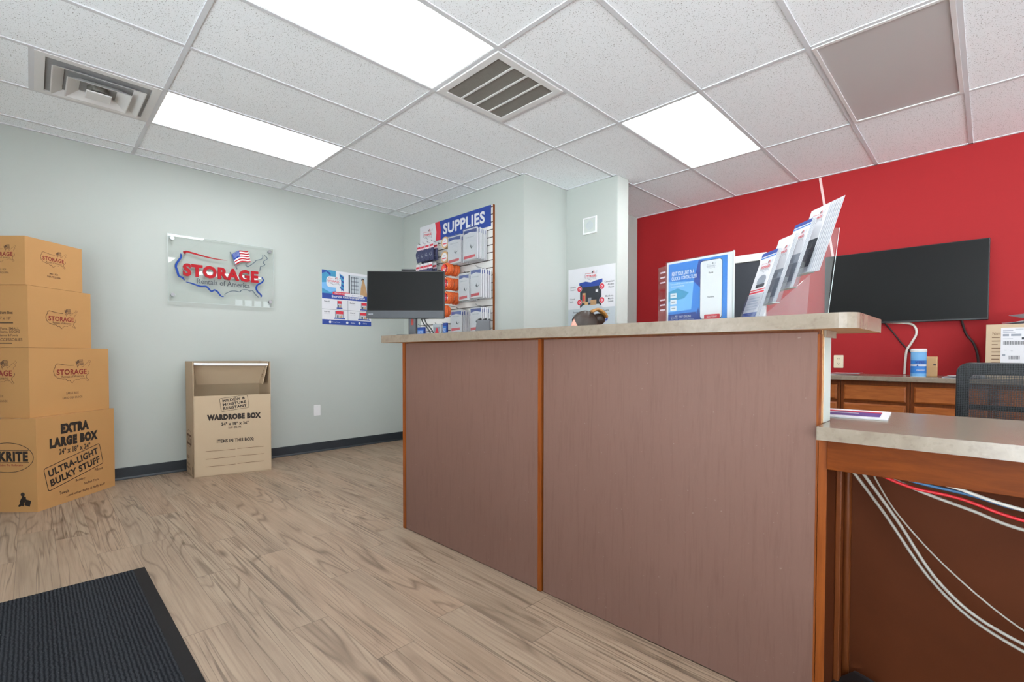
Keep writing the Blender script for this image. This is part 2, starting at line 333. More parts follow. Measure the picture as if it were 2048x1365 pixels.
WP = {}                                                     # world position of every (unrotated) object
def tag(o, label=None, cat=None, group=None, kind=None):
    if label: o['label'] = label
    if cat: o['category'] = cat
    if group: o['group'] = group
    if kind: o['kind'] = kind
    return o
def thing(name, loc, label, cat, group=None):
    e = bpy.data.objects.new(name, None); COL.objects.link(e); e.location = loc; e.empty_display_size = .05; WP[e.name] = Vector(loc)
    return tag(e, label, cat, group)
def struct(o): o['kind'] = 'structure'; return o
def spline(P, n=8):
    P = [Vector(p) for p in P]; out = []
    for k in range(len(P)-1):
        a, b, c, d = P[max(k-1, 0)], P[k], P[k+1], P[min(k+2, len(P)-1)]
        for j in range(n):
            t = j/n; out.append(.5*((2*b)+(c-a)*t+(2*a-5*b+4*c-d)*t*t+(3*b-a-3*c+d)*t**3))
    return out+[P[-1]]

# ------------------------------------------------------------------ the setting
XL, XR, YF, YS, YA, YR, ZC, G = -.196, 10.0, -2.75, 2.669, 3.31, 4.727, 2.771, .6096
struct(MB().box(XL-.1, XR+.1, YF-.1, YR+.1, -.06, 0, M['floor']).build('floor'))
mb = MB()
mb.box(XL-.1, XR+.1, YF-.1, YR+.1, ZC+.006, ZC+.06, M['tile'])
struct(mb.build('ceiling'))
mb = MB()
for k in range(-1, 21):
    if XL < k*G < XR: mb.box(k*G-.0125, k*G+.0125, YF, YR, ZC, ZC+.0065, M['grid'])
for m in range(-4, 8, 2): mb.box(XL, XR, m*G-.0125, m*G+.0125, ZC+.0005, ZC+.0064, M['grid'])
mb.box(2.4384, 7.1, 3*G-.0125, 3*G-.0124+.0249, ZC+.0005, ZC+.0064, M['grid']) if 0 else mb.box(4*G, 5*G, 3*G-.0125, 3*G+.0125, ZC+.0005, ZC+.0064, M['grid'])
mb.box(G, 2*G, -G-.0125, -G+.0125, ZC+.0005, ZC+.0064, M['grid'])
for (a, b, c, d) in ((XL, XL+.02, YF, YS), (XL, 1.875, YS-.02, YS), (1.875, 1.895, YS, YA), (1.875, 2.485, YA-.02, YA), (1.87, XR, YR-.02, YR)): mb.box(a, b, c, d, ZC, ZC+.0062, M['grid'])
struct(mb.build('ceiling_grid'))
struct(MB().box(XL-.1, XL, YF-.1, YS+.1, 0, ZC+.05, M['sage']).build('wall_left'))
struct(MB().box(XL, 1.875, YS, YS+.12, 0, ZC+.05, M['sage']).build('wall_back'))
struct(MB().box(1.775, 1.875, YS+.12, YA+.12, 0, ZC+.05, M['sage']).build('wall_alcove_side'))
struct(MB().box(1.875, 2.485, YA, YA+.19, 0, ZC+.05, M['sage']).build('wall_alcove_back'))
struct(MB().box(1.75, 1.87, YA+.19, YR, 0, ZC+.05, M['sage']).build('wall_passage'))
struct(MB().box(1.75, XR+.1, YR, YR+.1, 0, ZC+.05, M['red']).build('wall_red'))
# the shop front: unseen walls behind and right of the viewer, windows added for light
def wall_with_added_window(name, ax, a, b, lo, hi, door=None, z0=.12, z1=2.65):  # unseen wall whitened for bounce, with one added glazed opening lo..hi
    mb = MB()
    def B(p, q, c, d):
        if q-p > .001: mb.box(*((p, q, YF-.1, YF) if ax == 'x' else (XR, XR+.1, p, q)), c, d, M['offw'])
    if door: B(a, door[0], 0, ZC+.05); B(door[0], door[1], 2.2, ZC+.05); B(door[1], lo, 0, ZC+.05)
    else: B(a, lo, 0, ZC+.05)
    B(hi, b, 0, ZC+.05); B(lo, hi, 0, z0); B(lo, hi, z1, ZC+.05); struct(mb.build(name))
FW, RW, ED = (5.0, 9.7), (3.5, 4.5), (2.4, 3.2)
wall_with_added_window('wall_front', 'x', XL-.1, XR+.1, *FW, ED); wall_with_added_window('wall_right', 'y', YF, YR, *RW)
for i, (ax, lo, hi) in enumerate((('x', *FW), ('y', *RW))):
    wnd = MB(); gl = MB(); n = 4
    for k in range(n+1):
        c = lo+(hi-lo)*k/n
        if ax == 'x': wnd.box(c-.025, c+.025, YF-.08, YF-.03, .12, 2.65, M['steel'])
        else: wnd.box(XR+.03, XR+.08, c-.025, c+.025, .12, 2.65, M['steel'])
    if ax == 'x': gl.box(lo, hi, YF-.058, YF-.052, .12, 2.65, M['acr'])
    else: gl.box(XR+.052, XR+.058, lo, hi, .12, 2.65, M['acr'])
    wo = struct(wnd.build('added_window_%d' % (i+1))); gl.build('pane', wo)  # unseen windows, added to let light onto ceiling and walls
ed = MB()                                                  # glazed entrance door behind the mat
for a in ((ED[0], ED[0]+.09, .0, 2.2), (ED[1]-.09, ED[1], .0, 2.2), (ED[0]+.09, ED[1]-.09, 2.1, 2.2), (ED[0]+.09, ED[1]-.09, .0, .2)): ed.box(a[0], a[1], YF-.07, YF-.02, a[2], a[3], M['steel'])
edo = struct(ed.build('door_2')); MB().box(ED[0]+.09, ED[1]-.09, YF-.048, YF-.042, .2, 2.1, M['acr']).build('pane', edo)
hd = MB(); hd.tube([(ED[1]-.12, YF-.02, 1.2), (ED[1]-.12, YF+.03, 1.18), (ED[1]-.12, YF+.03, .92), (ED[1]-.12, YF-.02, .9)], .012, M['steel']); hd.build('door_handle', edo)
# baseboards
mb = MB(); mb.prism([(0, 0), (.012, 0), (.012, .006), (.006, .02), (.006, .1), (.003, .103), (0, .103)], M['base'], Fr((XL, YF, 0), (1, 0, 0), (0, 0, 1)), -(YS-YF), 0)
struct(mb.build('baseboard_left'))
mb = MB(); mb.box(XL+.006, 1.875, YS-.006, YS, 0, .103, M['base']); struct(mb.build('baseboard_back'))
mb = MB(); mb.box(1.875, 1.881, YS, YA, 0, .103, M['base']); mb.box(1.881, 2.485, YA-.006, YA, 0, .103, M['base']); struct(mb.build('baseboard_alcove'))
struct(MB().box(2.485, 2.4885, YA+.002, YA+.188, 0, ZC, M['pale']).build('lit_wall_end'))  # paler sheet paints the lit face of the alcove wall end
# the door in the red wall
d1 = MB(); F = M['trimw']
d1.box(2.34, 2.405, YR-.03, YR, 0, 2.127, F); d1.box(3.31, 3.375, YR-.03, YR, 0, 2.127, F); d1.box(2.405, 3.31, YR-.03, YR, 2.05, 2.127, F)
dw = struct(d1.build('door_1', bevel=.006)); MB().box(2.405, 3.31, YR-.008, YR, .005, 2.05, M['pdark']).build('dark_door_sheet', dw)  # flat dark sheet fills the door frame
hd = MB(); hd.tube([(3.23, YR-.008, 1), (3.23, YR-.05, 1), (3.13, YR-.055, 1)], .01, M['steel']); hd.build('door_handle', dw)

# ------------------------------------------------------------------ ceiling fittings
def ceil_light(k, m, label, lit=True, group='lit ceiling panels'):
    x0, x1, y0, y1 = k*G+.0125, (k+1)*G-.0125, m*G+.0125, (m+2)*G-.0125; z = ZC+.0056
    t = thing('ceiling_light', ((x0+x1)/2, (y0+y1)/2, z), label, 'ceiling light', group)
    f = Fr((0, 0, z), (1, 0, 0), (0, -1, 0)); wd = .006 if lit else .02
    fb = MB(); z0, z1 = (ZC+.002, z) if lit else (ZC-.004, z)
    for a in ((x0, x0+wd, y0, y1), (x1-wd, x1, y0, y1), (x0+wd, x1-wd, y0, y0+wd), (x0+wd, x1-wd, y1-wd, y1)): fb.box(*a, z0, z1, M['white'])
    fb.build('frame', t, t.location)
    MB().box(x0+wd, x1-wd, y0+wd, y1-wd, ZC+.0025, z, M['lamp' if lit else 'unlit']).build('diffuser', t, t.location)
ceil_light(4, 0, 'large bright lit ceiling panel at the top, left of the slatted return grille')
ceil_light(1, 0, 'bright lit ceiling panel beside the stepped air diffuser, nearest the left wall')
ceil_light(5, 4, 'bright lit ceiling panel nearest the red wall, above the alcove')
ceil_light(7, 4, 'unlit grey ceiling light panel with white frame, above the television', False, None)
ceil_light(8, 0, 'added unseen lit ceiling panel above the open floor in front of the counter')  # lamp added out of view to brighten the room
ceil_light(10, 3, 'added unseen lit ceiling panel in the far right ceiling above the desk end')  # second out-of-view lamp, added for more light
# stepped supply diffuser
x0, x1, y0, y1 = G+.0125, 2*G-.0125, -G+.0125, -.0125; cx, cy = (x0+x1)/2, (y0+y1)/2
t = thing('air_diffuser', (cx, cy, ZC), 'square white stepped air diffuser in the ceiling above the box stack', 'air vent')
h = (x1-x0)/2
def sq(r): return [(r, r), (-r, r), (-r, -r), (r, -r)]
fr = Fr((cx, cy, 0), (1, 0, 0), (0, 1, 0))
MB().ring(sq(h), sq(.248), M['white'], fr, ZC-.003, ZC+.0058).build('frame', t, (cx, cy, ZC))
MB().box(cx-.247, cx+.247, cy-.247, cy+.247, ZC+.0042, ZC+.0056, M['ductl']).build('duct', t, (cx, cy, ZC))
for i, (a, b, zt, zb) in enumerate(((.165, .222, ZC+.004, ZC-.026), (.09, .155, ZC+.002, ZC-.04))):
    c = MB(); A = [fr.p(u, v, zt) for u, v in sq(a)]; B = [fr.p(u, v, zb) for u, v in sq(b)]; A2 = [p+Vector((0, 0, -.004)) for p in A]; B2 = [fr.p(u, v, zb) for u, v in sq(b-.006)]
    fs = [(k, (k+1) % 4, 4+(k+1) % 4, 4+k) for k in range(4)]
    c.add(A+B, fs, M['white']); c.add(A2+B2, [f_[::-1] for f_ in fs], M['white']); c.add(B+B2, fs, M['white'])
    c.build('cone', t, (cx, cy, ZC))
MB().box(cx-.062, cx+.062, cy-.062, cy+.062, ZC-.05, ZC-.041, M['white']).build('centre_plate', t, (cx, cy, ZC), .004)
MB().lathe([(.0, ZC-.03), (.055, ZC-.03), (.055, ZC+.003)], M['slat'], (cx, cy, 0)).build('throat', t, (cx, cy, ZC))
# return grille
x0, x1, y0, y1 = 4*G+.0125, 5*G-.0125, 2*G+.0125, 3*G-.0125; cx, cy = (x0+x1)/2, (y0+y1)/2; h = (x1-x0)/2
t = thing('return_grille', (cx, cy, ZC), 'square ceiling return grille with dark fine slats in four bays', 'air vent')
fr = Fr((cx, cy, 0), (1, 0, 0), (0, 1, 0))
MB().ring(sq(h-.003), sq(h-.05), M['white'], fr, ZC-.006, ZC+.0058).build('frame', t, (cx, cy, ZC), .002)
MB().box(cx-h+.049, cx+h-.049, cy-h+.049, cy+h-.049, ZC+.0045, ZC+.0056, M['darkvoid']).build('filter', t, (cx, cy, ZC))
L = 2*(h-.05)
sl = MB(); n = 44
for k in range(n):
    x = cx-L/2+L*(k+.5)/n; sl.hexa([(x-.0035, cy-L/2, ZC-.002), (x-.0025, cy-L/2, ZC-.002), (x-.0025, cy+L/2, ZC-.002), (x-.0035, cy+L/2, ZC-.002)], [(x+.0025, cy-L/2, ZC+.004), (x+.0035, cy-L/2, ZC+.004), (x+.0035, cy+L/2, ZC+.004), (x+.0025, cy+L/2, ZC+.004)], M['slat'])
sl.build('slats', t, (cx, cy, ZC))
for k in (1, 2, 3): y = cy-L/2+L*k/4; MB().box(cx-L/2, cx+L/2, y-.007, y+.007, ZC-.005, ZC+.004, M['white']).build('divider_bar', t, (cx, cy, ZC))

# ------------------------------------------------------------------ the map logo, as strokes in a unit about 1 wide and .8 tall
LOGO = dict(
    north=[(.347, 1.999), (.361, 1.985), (.373, 2.0), (.477, 1.982), (.556, 1.970), (.633, 1.964), (.698, 1.966)],
    west=[(.328, 1.976), (.33, 1.944), (.313, 1.913), (.297, 1.883), (.29, 1.855), (.3, 1.817), (.312, 1.774), (.339, 1.76), (.353, 1.738)],
    gulf=[(.365, 1.725), (.406, 1.717), (.474, 1.697), (.523, 1.7), (.548, 1.674), (.566, 1.658), (.589, 1.673), (.614, 1.66), (.64, 1.624), (.666, 1.616)],
    gulfe=[(.679, 1.629), (.679, 1.645), (.724, 1.673), (.762, 1.68), (.803, 1.675), (.822, 1.695), (.872, 1.701), (.894, 1.692), (.917, 1.699), (.945, 1.663), (.976, 1.635)],
    fl=[(1.004, 1.843), (1.018, 1.813), (1.003, 1.787), (.969, 1.764), (.951, 1.732), (.962, 1.696), (.985, 1.673), (.999, 1.656), (.993, 1.64)],
    lakes=[(.862, 1.96), (.862, 1.939), (.88, 1.929), (.902, 1.947), (.942, 1.983), (.954, 2.0), (1.0, 2.019), (1.015, 2.043), (1.012, 2.064)],
    ne=[(1.032, 2.064), (1.058, 2.033), (1.029, 2.007), (1.02, 1.987), (1.034, 1.971), (1.017, 1.953), (.996, 1.947), (.99, 1.921), (.987, 1.903)])
LC, LV, LS = .66, 1.84, .78
def lpt(p, cu, cv, s): return (cu+(p[0]-LC)/LS*s, cv+(p[1]-LV)/LS*s)
def flag_quads():                                           # stripes of the waving flag in logo coordinates
    def fl(u, v):                                           # u along the fly, v from top to bottom
        x = .742+.14*u+.022*v; y = 2.035-.108*v+.058*u+.012*math.sin(u*5.5-.6)+.004
        return (x, y)
    out = []
    for k in range(9):
        u0 = .42 if k < 5 else 0
        pts = [fl(u0+(1-u0)*j/6, k/9) for j in range(7)]+[fl(u0+(1-u0)*j/6, (k+1)/9) for j in range(6, -1, -1)]
        out.append((pts, k % 2 == 0))
    can = [fl(.42*j/3, 0) for j in range(4)]+[fl(.42*j/3, 5/9) for j in range(3, -1, -1)]
    return out, can
def logo(mb, fr, cu, cv, s, mats, thin=1., sub=True, h=.0008):
    mo, mr, mbm = mats                                      # outline, red, flag
    for k, pts in LOGO.items():
        wd = (.014 if k in ('west', 'gulf', 'fl', 'north') else .008)*thin/LS*s
        mb.outline(fr, [lpt(p, cu, cv, s) for p in pts], wd, mo if k != 'north' or mo == M['inkg'] else mr, h, False)
    st, can = flag_quads()
    for pts, r in st:
        if r: mb.shape(fr, [lpt(p, cu, cv, s) for p in pts], mr if mbm != M['inkg'] else mbm, h)
    mb.shape(fr, [lpt(p, cu, cv, s) for p in can], mbm, h)
    mb.outline(fr, [lpt(p, cu, cv, s) for p in ((.728, 2.045), (.785, 1.895))], .006/LS*s, mbm, h, False)
    c = lpt((.657, 1.835), cu, cv, s); mb.text(fr, 'STORAGE', c[0], c[1], .615/LS*s, .108/LS*s, mr, 0, .03, h+.0003)
    if sub: c = lpt((.672, 1.745), cu, cv, s); mb.text(fr, 'Rentals of America', c[0], c[1], .45/LS*s, .05/LS*s, mo, 0, .005, h+.0003)

# ------------------------------------------------------------------ acrylic wall sign
fr = Fr((XL, 0, 0), (0, 1, 0), (0, 0, 1))
t = thing('wall_sign', (XL, .675, 1.84), 'clear acrylic wall sign with raised red STORAGE letters on four steel standoffs', 'sign')
o = (XL, .675, 1.84); H0 = .026
pl = MB(); pl.fbox(fr, .232, 1.12, 1.542, 2.143, H0, H0+.006, M['acr'])
for (a, b, c, d) in ((.232, 1.12, 1.542, 1.5445), (.232, 1.12, 2.1405, 2.143), (.232, .2345, 1.5445, 2.1405), (1.1175, 1.12, 1.5445, 2.1405)): pl.fbox(fr, a, b, c, d, H0+.0005, H0+.0065, M['acre'])

for (y, z) in ((.266, 2.103), (1.083, 2.105), (.266, 1.6), (1.083, 1.6)):
    f2 = Fr((XL, y, z), (0, 1, 0), (0, 0, 1)); s = MB(); s.prism(circ(0, 0, .0135), M['steel'], f2, 0, H0); s.prism(circ(0, 0, .0165), M['steel'], f2, H0+.006, H0+.016); s.build('standoff', t, o, .001)
H1 = H0+.0065
le = MB(); le.text(fr, 'STORAGE', .657, 1.835, .63, .115, M['sred'], 0, .045, H1, .012); tag(le.build('lettering', t, o), 'raised red letters')
pl.text(fr, 'Rentals of America', .672, 1.744, .445, .048, M['sdark'], 0, .004, H1, .004); pl.build('acrylic_plate', t, o)
for k, mm, wa, wb in (('north', 'sred', .02, .004), ('west', 'sblue', .016, .016), ('gulf', 'sblue', .013, .013), ('fl', 'sblue', .013, .013), ('gulfe', 'sgrey', .007, .007), ('lakes', 'sgrey', .007, .007), ('ne', 'sgrey', .006, .006)):
    p = [Vector((*q, 0)) for q in LOGO[k]]; p = [(q.x, q.y) for q in spline(p, 4)]; n = len(p)
    s = MB(); s.stroke(fr, p, [(wa+(wb-wa)*i/(n-1))*(1-.75*abs(2*i/(n-1)-1)**6) for i in range(n)], M[mm], H1, H1+.008)
    tag(s.build('map_outline', t, o), {'sred': 'red', 'sblue': 'blue', 'sgrey': 'thin grey'}[mm]+' map line')
fl_ = MB(); st, can = flag_quads()
for pts, r in st: fl_.prism(pts[::-1], M['sred' if r else 'swhite'], fr, H1, H1+.005)
fl_.prism(can[::-1], M['sblue'], fr, H1, H1+.006)
random.seed(3)
for i in range(4):
    for j in range(5):
        u, v = .06+.075*j, .06+.11*i; x = .742+.14*u+.022*v; y = 2.035-.108*v+.058*u+.012*math.sin(u*5.5-.6)+.004
        fl_.shape(fr, circ(x, y, .0028, 5), M['swhite'], H1+.0064)
fl_.stroke(fr, [(.726, 2.05), (.783, 1.893)], [.007, .007], M['sgrey'], H1, H1+.006)
fl_.build('flag', t, o)

# ------------------------------------------------------------------ posters
def unit_icon(mb, fr, cu, cv, w_, h_):
    mb.rect(fr, cu-w_*.62, cv-h_*.5, cu+w_*.62, cv-h_*.36, M['navy'], .0009); mb.rect(fr, cu-w_*.5, cv-h_*.36, cu+w_*.5, cv+h_*.5, M['pmid'], .0010)
    mb.rect(fr, cu-w_*.4, cv+h_*.12, cu+w_*.4, cv+h_*.5, M['pred'], .0012); mb.rect(fr, cu-w_*.36, cv-h_*.34, cu+w_*.36, cv+h_*.12, M['pgrey'], .0012)
    for k in (-.2, .05, .22): mb.rect(fr, cu+k*w_-w_*.07, cv-h_*.34, cu+k*w_+w_*.07, cv-h_*.1+abs(k)*h_*.3, M['ptan' if k > 0 else 'pdark'], .0014)
y0, y1, z0, z1 = 1.628, 2.217, 1.403, 2.004; W, H = y1-y0, z1-z0
p = MB(); fr = Fr((XL, y0, z0), (0, 1, 0), (0, 0, 1)); p.fbox(fr, 0, W, 0, H, 0, .003, M['paper'])
f = Fr((XL+.003, y0, z0), (0, 1, 0), (0, 0, 1))
p.rect(f, 0, .33, .16, H, M['teal']); p.shape(f, [(0, .40), (.09, .36), (.16, .38), (.16, .43), (.07, .47), (0, .46)], M['sky'], .0008); p.shape(f, [(0, .56), (.05, .58), (.1, .54), (.1, .57), (.04, .601), (0, .60)], M['navy'], .0008)
p.shape(f, [(.20, .58), (.25, .55), (.25, .40), (.22, .38)], M['teal'], .0008)
for k in range(4): p.shape(f, [(.205, .565-k*.045), (.25, .535-k*.045), (.25, .515-k*.045), (.205, .55-k*.045)], M['navy'], .001)
p.shape(f, rrect(.135, .475, .17, .12, .04), M['paper'], .0012); logo(p, f, .135, .485, .15, (M['sgrey'], M['pred'], M['sgrey']), 1.3, True, .0014)
p.rect(f, .31, .29, W, .575, M['pgrey'], .0008); p.rect(f, .31, .33, .325, .575, M['pdark'], .001)
for k in range(5): p.rect(f, .34, .36+k*.045, .43, .375+k*.045, M['pmid'], .001)
for k in range(3): p.rect(f, .345+.03*k, .34, .35+.03*k, .56, M['pdark'], .0011)
p.shape(f, [(.45, .30), (.46, .44), (.48, .52), (.50, .53), (.53, .42), (.55, .30)], M['ptan'], .0012); p.shape(f, circ(.485, .535, .018), M['pdark'], .0014); p.shape(f, circ(.487, .525, .013), M['ptan'], .0016)
p.shape(f, rrect(.36, .345, .20, .035, .017), M['paper'], .002); p.shape(f, rrect(.24, .355, .2, .035, .017), M['pred'], .0018) if 0 else None
p.rect(f, 0, .285, W, .345, M['navy'], .0016); p.shape(f, rrect(.225, .353, .21, .034, .016), M['pred'], .0019); p.shape(f, rrect(.41, .343, .17, .03, .014), M['paper'], .0018)
p.text(f, 'FIND THE RIGHT SIZE', .225, .353, .16, .014, M['paper'], 0, .01, .0022); p.text(f, 'for your storage needs', .41, .343, .12, .012, M['navy'], 0, .01, .0022)
p.text(f, 'Storage Unit Comparison', .31, .312, .40, .036, M['paper'], 0, .02, .002)
for i, (nm, u, v, iw) in enumerate((('Small', 0, .17, .09), ('Medium', .3, .17, .13), ('Large', 0, .055, .17), ('X-Large', .3, .055, .2))):
    p.text(f, nm, u+.055, v+.085, .062, .017, M['pdark'], 0, .02); p.text(f, 'up to 5 x 10', u+.055, v+.063, .06, .009, M['pmid'], 0, .0); unit_icon(p, f, u+.2, v+.055, iw*.62, .09)
p.rect(f, .297, .055, .303, .28, M['pmid'], .0008); p.rect(f, 0, .166, W, .171, M['pmid'], .0008)
p.rect(f, 0, 0, W, .055, M['navy'], .001)
for k, (u, s) in enumerate(((.09, 'Storage Rentals'), (.29, 'Online'), (.44, 'Call us'))):
    p.shape(f, circ(u, .028, .014), M['paper'], .0014); p.text(f, s, u+.07, .028, .09 if k == 0 else .05, .013, M['paper'], 0, .01, .0014)
tag(p.build('poster', origin=(XL, (y0+y1)/2, z0)), 'blue and white size comparison poster on the left wall behind the monitor', 'poster')
x0, x1, z0, z1 = 1.905, 2.47, 1.33, 1.945; W, H = x1-x0, z1-z0
p = MB(); fr = Fr((x0, YA, z0), (1, 0, 0), (0, 0, 1)); p.fbox(fr, 0, W, 0, H, 0, .003, M['paper']); f = Fr((x0, YA-.003, z0), (1, 0, 0), (0, 0, 1))
p.rect(f, 0, 0, W, .205, M['pgrey'])
logo(p, f, .28, .525, .155, (M['pmid'], M['pred'], M['pdark']), 1.2, True)
p.rect(f, .15, .215, .41, .45, M['pdark'], .0008); p.shape(f, [(.14, .44), (.42, .45), (.42, .485), (.34, .475), (.28, .46), (.22, .475), (.14, .465)], M['navy'], .001); p.rect(f, .175, .42, .385, .452, M['navy'], .0012)
p.shape(f, [(.14, .205), (.19, .24), (.38, .24), (.43, .205)], M['pgrey'], .0014); p.rect(f, .18, .26, .22, .36, M['ptan'], .0014); p.rect(f, .19, .28, .21, .34, M['pred'], .0016); p.rect(f, .28, .235, .35, .285, M['ptan'], .0016); p.rect(f, .25, .26, .29, .31, M['pmid'], .0015); p.rect(f, .34, .36, .37, .385, M['paper'], .0016); p.rect(f, .21, .24, .25, .27, M['tape'], .0016)
for (u, v) in ((.145, .405), (.415, .41), (.145, .27), (.415, .275)):
    p.shape(f, circ(u, v, .031), M['paper'], .0018); p.shape(f, circ(u, v, .028), M['pred'], .002); p.shape(f, circ(u, v, .012), M['pink'], .0022); p.shape(f, circ(u, v, .006), M['pred'], .0024)
for (s, u, v, w_) in (('Climate', .06, .43, .07), ('Control', .06, .405, .065), ('Gated', .055, .31, .06), ('Lots', .045, .285, .045), ('Convenient', .5, .45, .11), ('Access', .515, .423, .07), ('Hours', .52, .396, .06), ('Month-to-', .5, .31, .09), ('Month', .515, .284, .06), ('Leases', .515, .258, .06)): p.text(f, s, u, v, w_, .017, M['pdark'], 0, .01)
p.text(f, 'Storage When and How Where You Need It', .28, .17, .43, .022, M['pdark'], 0, .02, .001); p.text(f, 'self storage rentals all over the country', .28, .14, .46, .014, M['pmid'], 0, .01, .001)
p.shape(f, rrect(.41, .095, .15, .05, .024), M['navy'], .001); p.text(f, '.com', .43, .095, .07, .022, M['paper'], 0, .02, .0014)
tag(p.build('poster', origin=((x0+x1)/2, YA, z0)), 'white poster of an open storage unit with four red circles on the alcove wall', 'poster')

# wall plates
p = MB(); fr = Fr((XL, 1.565, .458), (0, 1, 0), (0, 0, 1)); p.prism(rrect(0, 0, .072, .116, .006), M['white'], fr, 0, .006); p.prism(circ(0, .042, .003, 10), M['pgrey'], fr, .006, .007); p.prism(circ(0, -.042, .003, 10), M['pgrey'], fr, .006, .007)
tag(p.build('wall_plate', origin=(XL, 1.565, .458), bevel=.0015), 'blank white cover plate low on the left wall, right of the wardrobe box', 'wall plate')
t = thing('wall_speaker', (2.175, YA, 2.355), 'small square white speaker cover high on the alcove wall above the poster', 'speaker')
fr = Fr((2.175, YA, 2.355), (1, 0, 0), (0, 0, 1)); o = (2.175, YA, 2.355)
MB().ring(sq(.082), sq(.066), M['white'], fr, 0, .014).build('frame', t, o, .002); MB().fbox(fr, -.066, .066, -.066, .066, 0, .009, M['pale']).build('cover', t, o)
g = MB()
for r in (.012, .024, .036): g.ring(circ(0, 0, r+.004, 28), circ(0, 0, r-.002, 28), M['pgrey'], fr, .009, .0105)
g.build('grille', t, o)

# ------------------------------------------------------------------ cardboard boxes
def carton(c, Lr, Ll, ang, z0, h, label, prints, group='stacked moving boxes'):
    a = math.radians(ang); dr = Vector((-math.cos(a), math.sin(a), 0)); dl = Vector((-math.sin(a), -math.cos(a), 0))
    A = Vector((c[0], c[1], z0)); q = [A, A+dr*Lr, A+dr*Lr+dl*Ll, A+dl*Ll]; m = MB(); U = Vector((0, 0, h))
    org = (A+dr*Lr/2+dl*Ll/2); t = thing('cardboard_box', org, label, 'box', group)
    m.hexa(q, [p_+U for p_ in q], M['card'])
    fR = Fr(A, dr, (0, 0, 1)); fL = Fr(A+dl*Ll, -dl, (0, 0, 1))
    dR = MB(); dL = MB(); prints(dR, fR, dL, fL, Lr, Ll, h); m.merge(dR); m.merge(dL, fL, .004)
    m.build('carton', t, org)
    s = MB(); top = A+U; s.poly([top+dl*(Ll*.5-.025)+Vector((0, 0, .0008)), top+dl*(Ll*.5+.025)+Vector((0, 0, .0008)), top+dl*(Ll*.5+.025)+dr*Lr+Vector((0, 0, .0008)), top+dl*(Ll*.5-.025)+dr*Lr+Vector((0, 0, .0008))][::1], M['tape']); s.build('tape_strip', t, org)
def pr_xl(d, R, e, Lf, Lr, Ll, h):
    I = M['ink']
    d.text(R, 'EXTRA', .30, .535, .235, .072, I, 0, .085); d.text(R, 'LARGE BOX', .295, .445, .40, .072, I, 0, .085); d.text(R, '24" x 18" x 24"', .295, .375, .26, .042, I, 0, .035)
    an = math.radians(11.5); d.outline(R, rrect(.295, .245, .47, .165, .015, an), .005, I); cu, cv = .295, .245; n = (-math.sin(an), math.cos(an))
    d.text(R, 'ULTRA-LIGHT', cu+n[0]*.035, cv+n[1]*.035, .42, .052, I, an, .04); d.text(R, 'BULKY STUFF', cu-n[0]*.035, cv-n[1]*.035, .42, .052, I, an, .04)
    for s_, u, v, w_ in (('Pillows', .50, .175, .075), ('Bedding', .335, .135, .08), ('Stuffed Toys', .43, .095, .13), ('Towels', .2, .08, .075), ('...and other bulky & fluffy stuff', .385, .045, .34)): d.text(R, s_, u, v, w_, .022, M['inkg'], .0, .02)
    u = Ll-.19
    e.outline(Lf, circ(u, .37, .17, 40, .1), .004, I); e.text(Lf, 'PACKRITE', u-.03, .378, .33, .072, I, 0, .06); e.rect(Lf, u-.14, .335, u+.14, .339, I); e.rect(Lf, u-.14, .417, u+.14, .421, I); e.text(Lf, 'Everything To Relocate', u, .318, .2, .018, M['inkr'], 0, .02)
    x, y = Ll-.085, .075                                    # figure carrying a box
    e.shape(Lf, circ(x-.01, y+.045, .014, 12), I); e.shape(Lf, [(x-.03, y-.03), (x-.03, y+.0), (x-.012, y+.035), (x+.01, y+.03), (x+.012, y+.005), (x, y-.012), (x-.005, y-.035)], I); e.shape(Lf, [(x+.0, y-.028), (x+.035, y-.038), (x+.045, y+.002), (x+.012, y+.012)], I); e.shape(Lf, [(x-.045, y-.035), (x-.03, y-.04), (x-.008, y-.015), (x-.02, y-.005)], I)
def pr_large(d, R, e, Lf, Lr, Ll, h):
    for d, F_, u, sc_ in ((d, R, Lr*.5, .29), (e, Lf, Ll-.235, .29)):
        logo(d, F_, u, h*.64, sc_, (M['inkg'], M['inkr'], M['inkg']), .7); d.text(F_, 'LARGE BOX', u, h*.31, .095, .017, M['inkg'], 0, .01); d.text(F_, 'LARGO CAJA GRANDE', u, h*.235, .15, .02, M['inkg'], 0, .01)
def pr_med(d, R, e, Lf, Lr, Ll, h):
    logo(d, R, Lr*.5, h*.5, .25, (M['inkg'], M['inkr'], M['inkg']), .8)
    u = Ll-.16
    for s_, v, w_, m_ in (('Medium Box', .56, .12, 'ink'), ('16" x 18"', .47, .09, 'inkg'), ('Pots & Pans, SMALL', .3, .2, 'inkg'), ('Kitchen Items, BOOKS', .25, .21, 'inkg'), ('Toys, Games & Foods', .19, .18, 'inkg'), ('DESK ACCESSORIES', .125, .24, 'inkg')): e.text(Lf, s_, u, h*v, w_, .02, M[m_], 0, .02)
    e.rect(Lf, u-.1, h*.385, u+.06, h*.4, M['ink']); e.rect(Lf, u-.1, h*.06, u+.05, h*.075, M['ink'])
def pr_small(d, R, e, Lf, Lr, Ll, h):
    for d, F_, u in ((d, R, Lr*.47), (e, Lf, Ll-.16)):
        logo(d, F_, u, h*.63, .2, (M['inkg'], M['inkr'], M['inkg']), .8); d.text(F_, 'SMALL BOX', u, h*.31, .065, .012, M['inkg'], 0, .02); d.text(F_, 'CAJA PEQUENA', u, h*.24, .1, .017, M['inkg'], 0, .02)
carton((.47, -.62), .655, .262, 43.4, 0, .6315, 'extra large cardboard moving box on the floor, lowest of the stack by the left wall', pr_xl)
